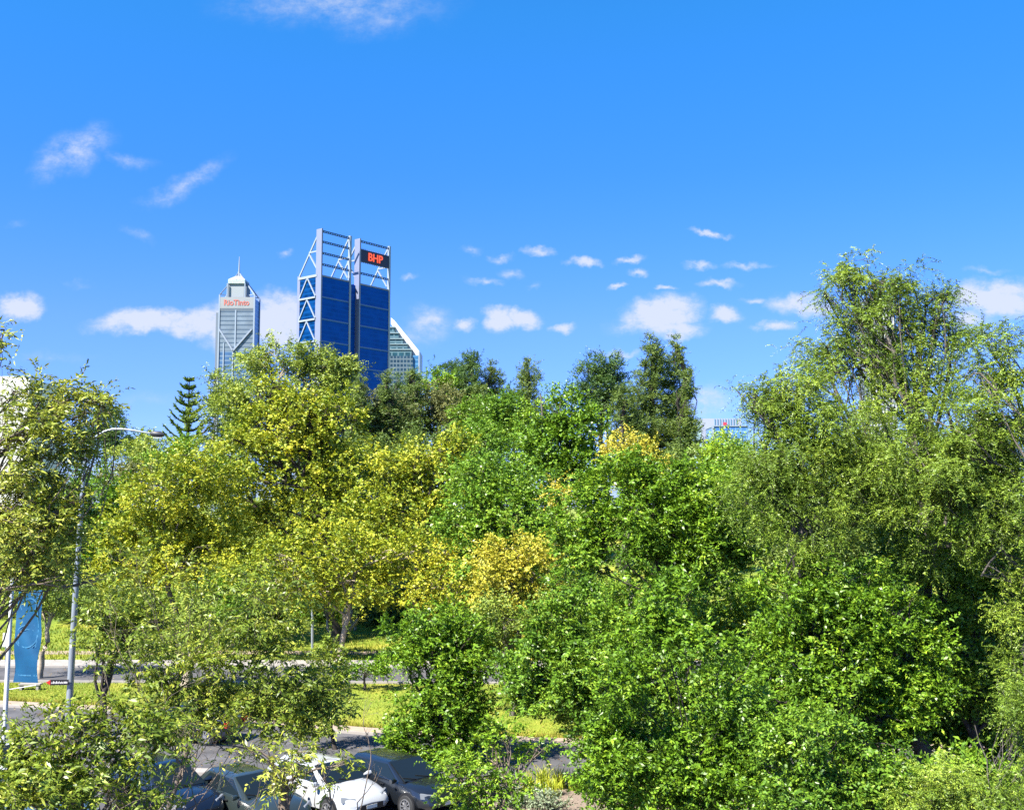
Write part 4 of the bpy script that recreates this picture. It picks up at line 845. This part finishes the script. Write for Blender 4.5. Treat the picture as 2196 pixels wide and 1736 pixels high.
# ------------------------------------------------------------------ cars
def lerp(a, b, t): return tuple(a[i] + (b[i] - a[i]) * t for i in range(3))
def make_car(label, loc, rz, paint, kind='hatch', name='parked_car'):
    root = empty(name, loc, rz, label, 'car'); root.scale = (1.2, 1.2, 1.2)
    tall = kind == 'suv'; dz = .18 if tall else 0
    # stations: x, half width, bottom, belt, top centre
    S_ = [(-2.22,.62,.42,.60,.66),(-2.18,.78,.34,.80,.90),(-2.0,.85,.26,.92,1.0),(-1.4,.89,.22,.96,1.0),(-.5,.90,.2,.95,.98),(.4,.90,.2,.93,.96),(.95,.89,.21,.91,.97),(1.5,.87,.24,.84,.93),(1.95,.82,.28,.74,.83),(2.2,.72,.34,.62,.70),(2.3,.55,.42,.52,.56)]
    mb = MB(); secs = []
    for (x, w_, zb, zl, zt_) in S_:
        zb += dz * .4; zl += dz; zt_ += dz; a = []
        for (u, z) in ((.0, zb), (.80, zb), (.97, zb + .10), (1.0, zb + (zl - zb) * .45), (.985, zb + (zl - zb) * .75), (.94, zl), (.82, zl + (zt_ - zl) * .6), (.5, zt_), (0, zt_ + .015)): a.append((x, u * w_, z))
        secs.append(a + [(q[0], -q[1], q[2]) for q in a[::-1][1:-1]])
    n = len(secs[0])
    for a in secs: mb.v += a
    for i in range(len(secs) - 1):
        for j in range(n):
            f = [i*n+j, i*n+(j+1) % n, (i+1)*n+(j+1) % n, (i+1)*n+j]; mb.f.append(f[::-1]); mb.m.append(0)
    mb.f.append([j for j in range(n)]); mb.m.append(0); mb.f.append([(len(secs)-1)*n + j for j in range(n)][::-1]); mb.m.append(0)
    # greenhouse
    zB = .95 + dz; zR = 1.43 + dz * 1.6; rearx = -2.0 if kind != 'sedan' else -1.75
    B4 = [(1.15, .60, zB - .0), (1.0, .80, zB - .03), (rearx, .80, zB), (rearx - .06, .55, zB)]
    T4 = [(.22, .48, zR - .03), (.16, .60, zR - .06), (rearx + .55, .60, zR - .08), (rearx + .48, .45, zR - .04)]
    full = lambda q: q + [(a[0], -a[1], a[2]) for a in q[::-1]]
    Bf, Tf = full(B4), full(T4); rm = [(a[0] * .8 - .1, a[1] * .6, a[2] + .035) for a in Tf]
    b_ = len(mb.v); mb.v += Bf + Tf + rm
    for i in range(8):
        j = (i + 1) % 8; mb.f.append([b_+j, b_+i, b_+8+i, b_+8+j]); mb.m.append(0); mb.f.append([b_+8+j, b_+8+i, b_+16+i, b_+16+j]); mb.m.append(0)
    mb.f.append([b_+16+i for i in range(8)][::-1]); mb.m.append(0)
    bo = mb.build('body', [paint], root, True); bv = bo.modifiers.new('bevel', 'BEVEL'); bv.width = .025; bv.segments = 2; bv.limit_method = 'ANGLE'
    GL = MATS['car_glass']
    def pane(nm, q, inset=.07, ins_v=.08, u0=0, u1=1):
        a, b, c, d = [Vector(p) for p in q]
        P = lambda u, v: (a.lerp(b, u)).lerp(d.lerp(c, u), v)
        nrm = (b - a).cross(d - a).normalized()
        U0, U1 = u0 + inset, u1 - inset; pts = [P(U0, ins_v), P(U1, ins_v), P(U1, 1 - ins_v), P(U0, 1 - ins_v)]
        MB().add([p + nrm * .012 for p in pts] + [p - nrm * .01 for p in pts], [(0,1,2,3),(7,6,5,4),(0,4,5,1),(1,5,6,2),(2,6,7,3),(3,7,4,0)]).build(nm, [GL], root)
    pane('windscreen', (Bf[7], Bf[0], Tf[0], Tf[7]), -.10, .04)
    pane('rear_window', (Bf[3], Bf[4], Tf[4], Tf[3]), .02, .12)
    for u0, u1 in ((.02, .48), (.48, .90)):
        pane('side_window', (Bf[1], Bf[2], Tf[2], Tf[1]), .03, .10, u0, u1); pane('side_window', (Bf[6], Bf[5], Tf[5], Tf[6]), .03, .10, u0, u1) if False else None
    a4 = (Bf[5], Bf[6], Tf[6], Tf[5])
    for u0, u1 in ((.10, .52), (.52, .98)): pane('side_window', a4, .03, .10, u0, u1)
    BLK = MATS['tyre_rubber']; RIM = MATS['alloy']
    for x in (1.38, -1.38):
        for sgn in (1, -1):
            wz = .33; yy = sgn * .80
            arch = MB().tube([(x, sgn * .60, wz + .02), (x, sgn * .905, wz + .02)], .385, 24).build('wheel_arch', [MATS['trim_black']], root, True)
            wh = MB().tube([(x, sgn * .70, wz), (x, sgn * .90, wz)], .10, 14).build('wheel', [MATS['trim_black']], root, True)
            ty = MB(); k = 26; prof = [(.70, .22), (.70, .31), (.73, .33), (.90, .33), (.925, .31), (.925, .22)]
            for i in range(k):
                a = 2 * math.pi * i / k
                for (yy_, rr) in prof: ty.v.append((x + rr * math.cos(a), sgn * yy_, wz + rr * math.sin(a)))
            for i in range(k):
                for j in range(5):
                    f = [i*6+j, i*6+j+1, ((i+1) % k)*6+j+1, ((i+1) % k)*6+j]; ty.f.append(f if sgn < 0 else f[::-1]); ty.m.append(0)
            ty.build('tyre', [BLK], wh, True)
            rm_ = MB().tube([(x, sgn * .90, wz), (x, sgn * .935, wz)], .055, 12)
            for i in range(10):
                a = 2 * math.pi * i / 10; rm_.bar((x + .04*math.cos(a), sgn*.925, wz + .04*math.sin(a)), (x + .22*math.cos(a), sgn*.915, wz + .22*math.sin(a)), .03, .03, up=(0, 1, 0))
            kk = 26
            for i in range(kk):
                a, b2 = 2*math.pi*i/kk, 2*math.pi*(i+1)/kk; rm_.bar((x + .215*math.cos(a), sgn*.925, wz + .215*math.sin(a)), (x + .215*math.cos(b2), sgn*.925, wz + .215*math.sin(b2)), .03, .03, up=(0, 1, 0))
            rm_.build('rim', [RIM], wh)
    for sgn in (1, -1):
        MB().add([(2.16, sgn*.42, .60+dz), (1.93, sgn*.80, .66+dz), (1.90, sgn*.79, .79+dz), (2.12, sgn*.46, .73+dz), (2.26, sgn*.44, .58+dz), (1.98, sgn*.86, .65+dz), (1.93, sgn*.84, .78+dz), (2.17, sgn*.48, .72+dz)],
                 [(0,1,2,3),(4,7,6,5),(0,4,5,1),(1,5,6,2),(2,6,7,3),(3,7,4,0)]).build('headlight', [MATS['lamp_clear']], root)
        MB().box((-2.26, min(sgn*.55, sgn*.78), .68+dz), (-2.1, max(sgn*.55, sgn*.78), .86+dz)).build('tail_light', [MATS['lamp_red']], root)
        mr = MB().tube([(.86, sgn*.84, .98+dz), (.88, sgn*.98, 1.0+dz), (.88, sgn*1.08, 1.0+dz)], [.03, .08, .07], 8).build('side_mirror', [paint], root, True)
        for xx in (.35, -.75): MB().bar((xx, sgn*.91, .82+dz), (xx-.18, sgn*.91, .82+dz), .025, .03).build('door_handle', [MATS['trim_black']], root)
        MB().bar((2.0, sgn*.72, .80+dz), (1.0, sgn*.80, .965+dz), .012, .02).build('bonnet_edge', [MATS['trim_black']], root) if False else None
    MB().box((2.24, -.42, .40+dz), (2.315, .42, .54+dz)).build('grille', [MATS['trim_black']], root)
    MB().box((2.317, -.19, .42+dz), (2.325, .19, .52+dz)).build('number_plate', [MATS['plate']], root)
    for sgn in (1, -1): MB().bar((1.16, sgn*.25, zB+.03), (.98, sgn*.25 - .45, zB+.11), .015, .02).build('wiper', [MATS['trim_black']], root)
    return root
plain('car_glass', (.008, .012, .013), .05, spec=.45); plain('tyre_rubber', (.02, .02, .02), .8); plain('alloy', (.5, .5, .52), .3, metal=.8); plain('trim_black', (.012, .012, .013), .5)
plain('lamp_clear', (.16, .17, .18), .1); plain('lamp_red', (.4, .02, .015), .2); plain('plate', (.7, .7, .65), .4)
cars = [((-4.2, 41.1), 'dark grey hatchback at the right end of the parked row', (.008, .010, .013), 'hatch'),
        ((-6.9, 40.6), 'white hatchback second from the right in the parked row', (.4, .41, .42), 'hatch'),
        ((-9.3, 38.9), 'grey-green sedan with a dark bonnet left of the white car', (.022, .03, .028), 'sedan'),
        ((-12.3, 38.9), 'large black four-wheel drive left in the parked row', (.006, .008, .014), 'suv'),
        ((-16.2, 38.0), 'blue-grey car behind the low left leaves', (.05, .09, .13), 'hatch'),
        ((-20.3, 43.2), 'white car at the foot of the banner pole', (.5, .51, .52), 'hatch')]
for i, ((x, y), lb_, col, kd) in enumerate(cars):
    make_car(lb_, (x, y, .004), R(-44), plain('car_paint_%d' % i, col, .22, metal=.0, coat=.8), kd)
make_car('dark car with a red tail lamp across the shady car park', (-15.5, 52.2, .004), R(165), plain('car_paint_navy', (.012, .016, .035), .25, coat=.8), 'hatch')

# ------------------------------------------------------------------ world + sun
SUN = Vector((-.62, -.54, .97)).normalized()  # direction to the sun
elev = math.asin(SUN.z); azim = math.atan2(SUN.x, SUN.y)
sl = bpy.data.lights.new('sun', 'SUN'); so = bpy.data.objects.new('sun', sl); C.objects.link(so)
sl.energy = 4.6; sl.angle = R(.5); sl.color = (1, .95, .86); so.rotation_euler = (-SUN).to_track_quat('-Z', 'Y').to_euler()
W_ = bpy.data.worlds.new('World'); SC.world = W_; W_.use_nodes = True; t = W_.node_tree; t.nodes.clear()
N_ = t.nodes.new; LK = t.links.new
sky = N_('ShaderNodeTexSky'); sky.sky_type = 'NISHITA'; sky.sun_disc = False; sky.sun_elevation = elev; sky.sun_rotation = azim; sky.air_density = 1.0; sky.dust_density = .3; sky.ozone_density = 2.5
hs = N_('ShaderNodeHueSaturation'); hs.inputs['Saturation'].default_value = 1.22; hs.inputs['Value'].default_value = 1; LK(sky.outputs[0], hs.inputs['Color'])
tintn = N_('ShaderNodeMixRGB'); tintn.blend_type = 'MULTIPLY'; tintn.inputs[0].default_value = 1; LK(hs.outputs[0], tintn.inputs[1])
tcw = N_('ShaderNodeTexCoord'); sp = N_('ShaderNodeSeparateXYZ'); LK(tcw.outputs['Generated'], sp.inputs[0])
rmp = N_('ShaderNodeValToRGB'); LK(sp.outputs['Z'], rmp.inputs[0]); el = rmp.color_ramp.elements
el[0].position = .10; el[0].color = (.51 / 1.6, .69 / 1.6, .92, 1); el[1].position = .43; el[1].color = (.38 / 1.6, 1.13 / 1.6, .97, 1)
for ps, c3 in ((.165, (.58, .77, 1.5)), (.30, (.43, .91, 1.5))): e_ = el.new(ps); e_.color = (c3[0] / 1.6, c3[1] / 1.6, c3[2] / 1.6, 1)
tsc = N_('ShaderNodeVectorMath'); tsc.operation = 'SCALE'; tsc.inputs['Scale'].default_value = 1.6; LK(rmp.outputs[0], tsc.inputs[0]); LK(tsc.outputs[0], tintn.inputs[2])
def mth(op, a, b=None, c=None, clamp=False):
    n = N_('ShaderNodeMath'); n.operation = op; n.use_clamp = clamp
    for i, v in enumerate((a, b, c)):
        if v is None: continue
        if isinstance(v, (int, float)): n.inputs[i].default_value = v
        else: LK(v, n.inputs[i])
    return n.outputs[0]
ysafe = mth('MAXIMUM', sp.outputs['Y'], .05); cu_ = mth('DIVIDE', sp.outputs['X'], ysafe); cv_ = mth('DIVIDE', sp.outputs['Z'], ysafe)
cb = N_('ShaderNodeCombineXYZ'); LK(cu_, cb.inputs[0]); LK(cv_, cb.inputs[1])
def noise(scale, detail, rough, w=(1, 1)):
    mp = N_('ShaderNodeVectorMath'); mp.operation = 'MULTIPLY'; mp.inputs[1].default_value = (w[0], w[1], 1); LK(cb.outputs[0], mp.inputs[0])
    n = N_('ShaderNodeTexNoise'); n.inputs['Scale'].default_value = scale; n.inputs['Detail'].default_value = detail; n.inputs['Roughness'].default_value = rough; LK(mp.outputs[0], n.inputs['Vector']); return n
wn = noise(26, 5, .6); wsub = N_('ShaderNodeVectorMath'); wsub.operation = 'SUBTRACT'; LK(wn.outputs['Color'], wsub.inputs[0]); wsub.inputs[1].default_value = (.5, .5, .5)
wsc = N_('ShaderNodeVectorMath'); wsc.operation = 'SCALE'; wsc.inputs['Scale'].default_value = .032; LK(wsub.outputs[0], wsc.inputs[0])
wp = N_('ShaderNodeVectorMath'); wp.operation = 'ADD'; LK(cb.outputs[0], wp.inputs[0]); LK(wsc.outputs[0], wp.inputs[1])
def uv(px, py): q = at(px, py, 1.0); return q[0], q[2] - H
# (px, py, half width, half height, rotation deg, opacity)
CL = [(165,322,80,40,25,.36),(120,350,60,26,40,.28),(270,345,66,14,-12,.22),(400,395,92,22,30,.32),(350,425,60,16,20,.22),(720,10,230,50,0,.28),(820,40,110,40,10,.22),
      (45,660,42,28,0,1.0),(320,685,110,24,5,.95),(430,690,60,30,0,.95),(590,690,75,50,0,1.0),(490,700,60,45,0,.95),(920,690,48,32,0,.42),(990,692,20,14,0,.7),
      (1070,688,34,24,0,1.0),(1125,685,34,20,0,1.0),(1208,700,24,8,0,.6),(1420,670,70,32,10,.95),(1450,705,55,22,0,.8),(1350,700,50,16,0,.35),(1330,750,50,8,0,.45),(1555,676,36,17,0,.8),(1665,700,42,11,0,.75),
      (1720,650,70,20,0,.75),(2130,645,85,34,0,1.0),(2080,690,60,20,0,.5),(1155,545,28,10,0,.6),(1250,562,36,11,0,.75),(1355,555,32,7,0,.55),(1500,572,30,9,0,.55),(1525,505,44,6,0,.6),(1075,552,26,9,0,.45),(1545,608,42,9,0,.5),(1430,615,28,5,0,.55),(1325,611,15,6,0,.6),(1365,583,20,7,0,.5),(1600,570,50,7,0,.35),
      (1040,603,32,8,0,.35),(1090,587,30,10,-15,.3),(1010,540,25,8,0,.25),(880,595,18,7,0,.3),(300,505,40,12,-15,.2),(170,605,30,10,0,.2),(30,480,30,8,0,.15),(620,545,16,8,0,.3),(1620,640,22,8,0,.4),(2110,585,40,8,0,.3),(1830,590,20,6,0,.2),(1510,860,60,30,0,.4),(330,860,90,20,0,.15),(880,720,60,30,0,.25),(1147,618,20,6,0,.25),(100,770,120,14,0,.15)]
acc = None
for (px, py, a, b_, ro, op) in CL:
    u0, v0 = uv(px, py); s = N_('ShaderNodeMapping'); s.vector_type = 'TEXTURE'
    s.inputs['Location'].default_value = (u0, v0, 0); s.inputs['Rotation'].default_value = (0, 0, R(ro)); s.inputs['Scale'].default_value = (a / F * 1.5, b_ / F * 1.6, 1)
    LK(wp.outputs[0], s.inputs['Vector']); ln = N_('ShaderNodeVectorMath'); ln.operation = 'LENGTH'; LK(s.outputs[0], ln.inputs[0])
    f = mth('MULTIPLY', mth('SUBTRACT', 1.0, ln.outputs['Value'], clamp=True), op); acc = f if acc is None else mth('MAXIMUM', acc, f)
fn = noise(48, 10, .70, (1, 1.5)); fac = mth('MULTIPLY', acc, mth('MULTIPLY_ADD', fn.outputs[0], 3.2, -.55)); 
mr = N_('ShaderNodeMapRange'); mr.interpolation_type = 'SMOOTHSTEP'; mr.inputs[1].default_value = .01; mr.inputs[2].default_value = .66; mr.inputs[4].default_value = .88; LK(fac, mr.inputs[0])
front = mth('GREATER_THAN', sp.outputs['Y'], .1); fac2 = mth('MULTIPLY', mr.outputs[0], front)
mixc = N_('ShaderNodeMixRGB'); LK(fac2, mixc.inputs[0]); LK(tintn.outputs[0], mixc.inputs[1]); mixc.inputs[2].default_value = (4.6, 4.9, 5.5, 1)
bg = N_('ShaderNodeBackground'); bg.inputs['Strength'].default_value = .052; LK(mixc.outputs[0], bg.inputs[0]); ow = N_('ShaderNodeOutputWorld'); LK(bg.outputs[0], ow.inputs[0])

SC.view_settings.view_transform = 'Standard'; SC.view_settings.look = 'None'; SC.view_settings.exposure = 1.74; SC.view_settings.gamma = 1
cy = SC.cycles; cy.max_bounces = 5; cy.diffuse_bounces = 1; cy.glossy_bounces = 2; cy.transmission_bounces = 3; cy.use_denoising = False; cy.caustics_reflective = False; cy.caustics_refractive = False
cy.sample_clamp_indirect = 4
SC.render.engine = 'CYCLES'; SC.render.filter_size = 1.2 if hasattr(SC.render, 'filter_size') else 1.5

# everything was laid out in units of 0.84 m: bring it to metres
for o in bpy.data.objects:
    if o.parent is None: o.location = o.location * .84; o.scale = o.scale * .84
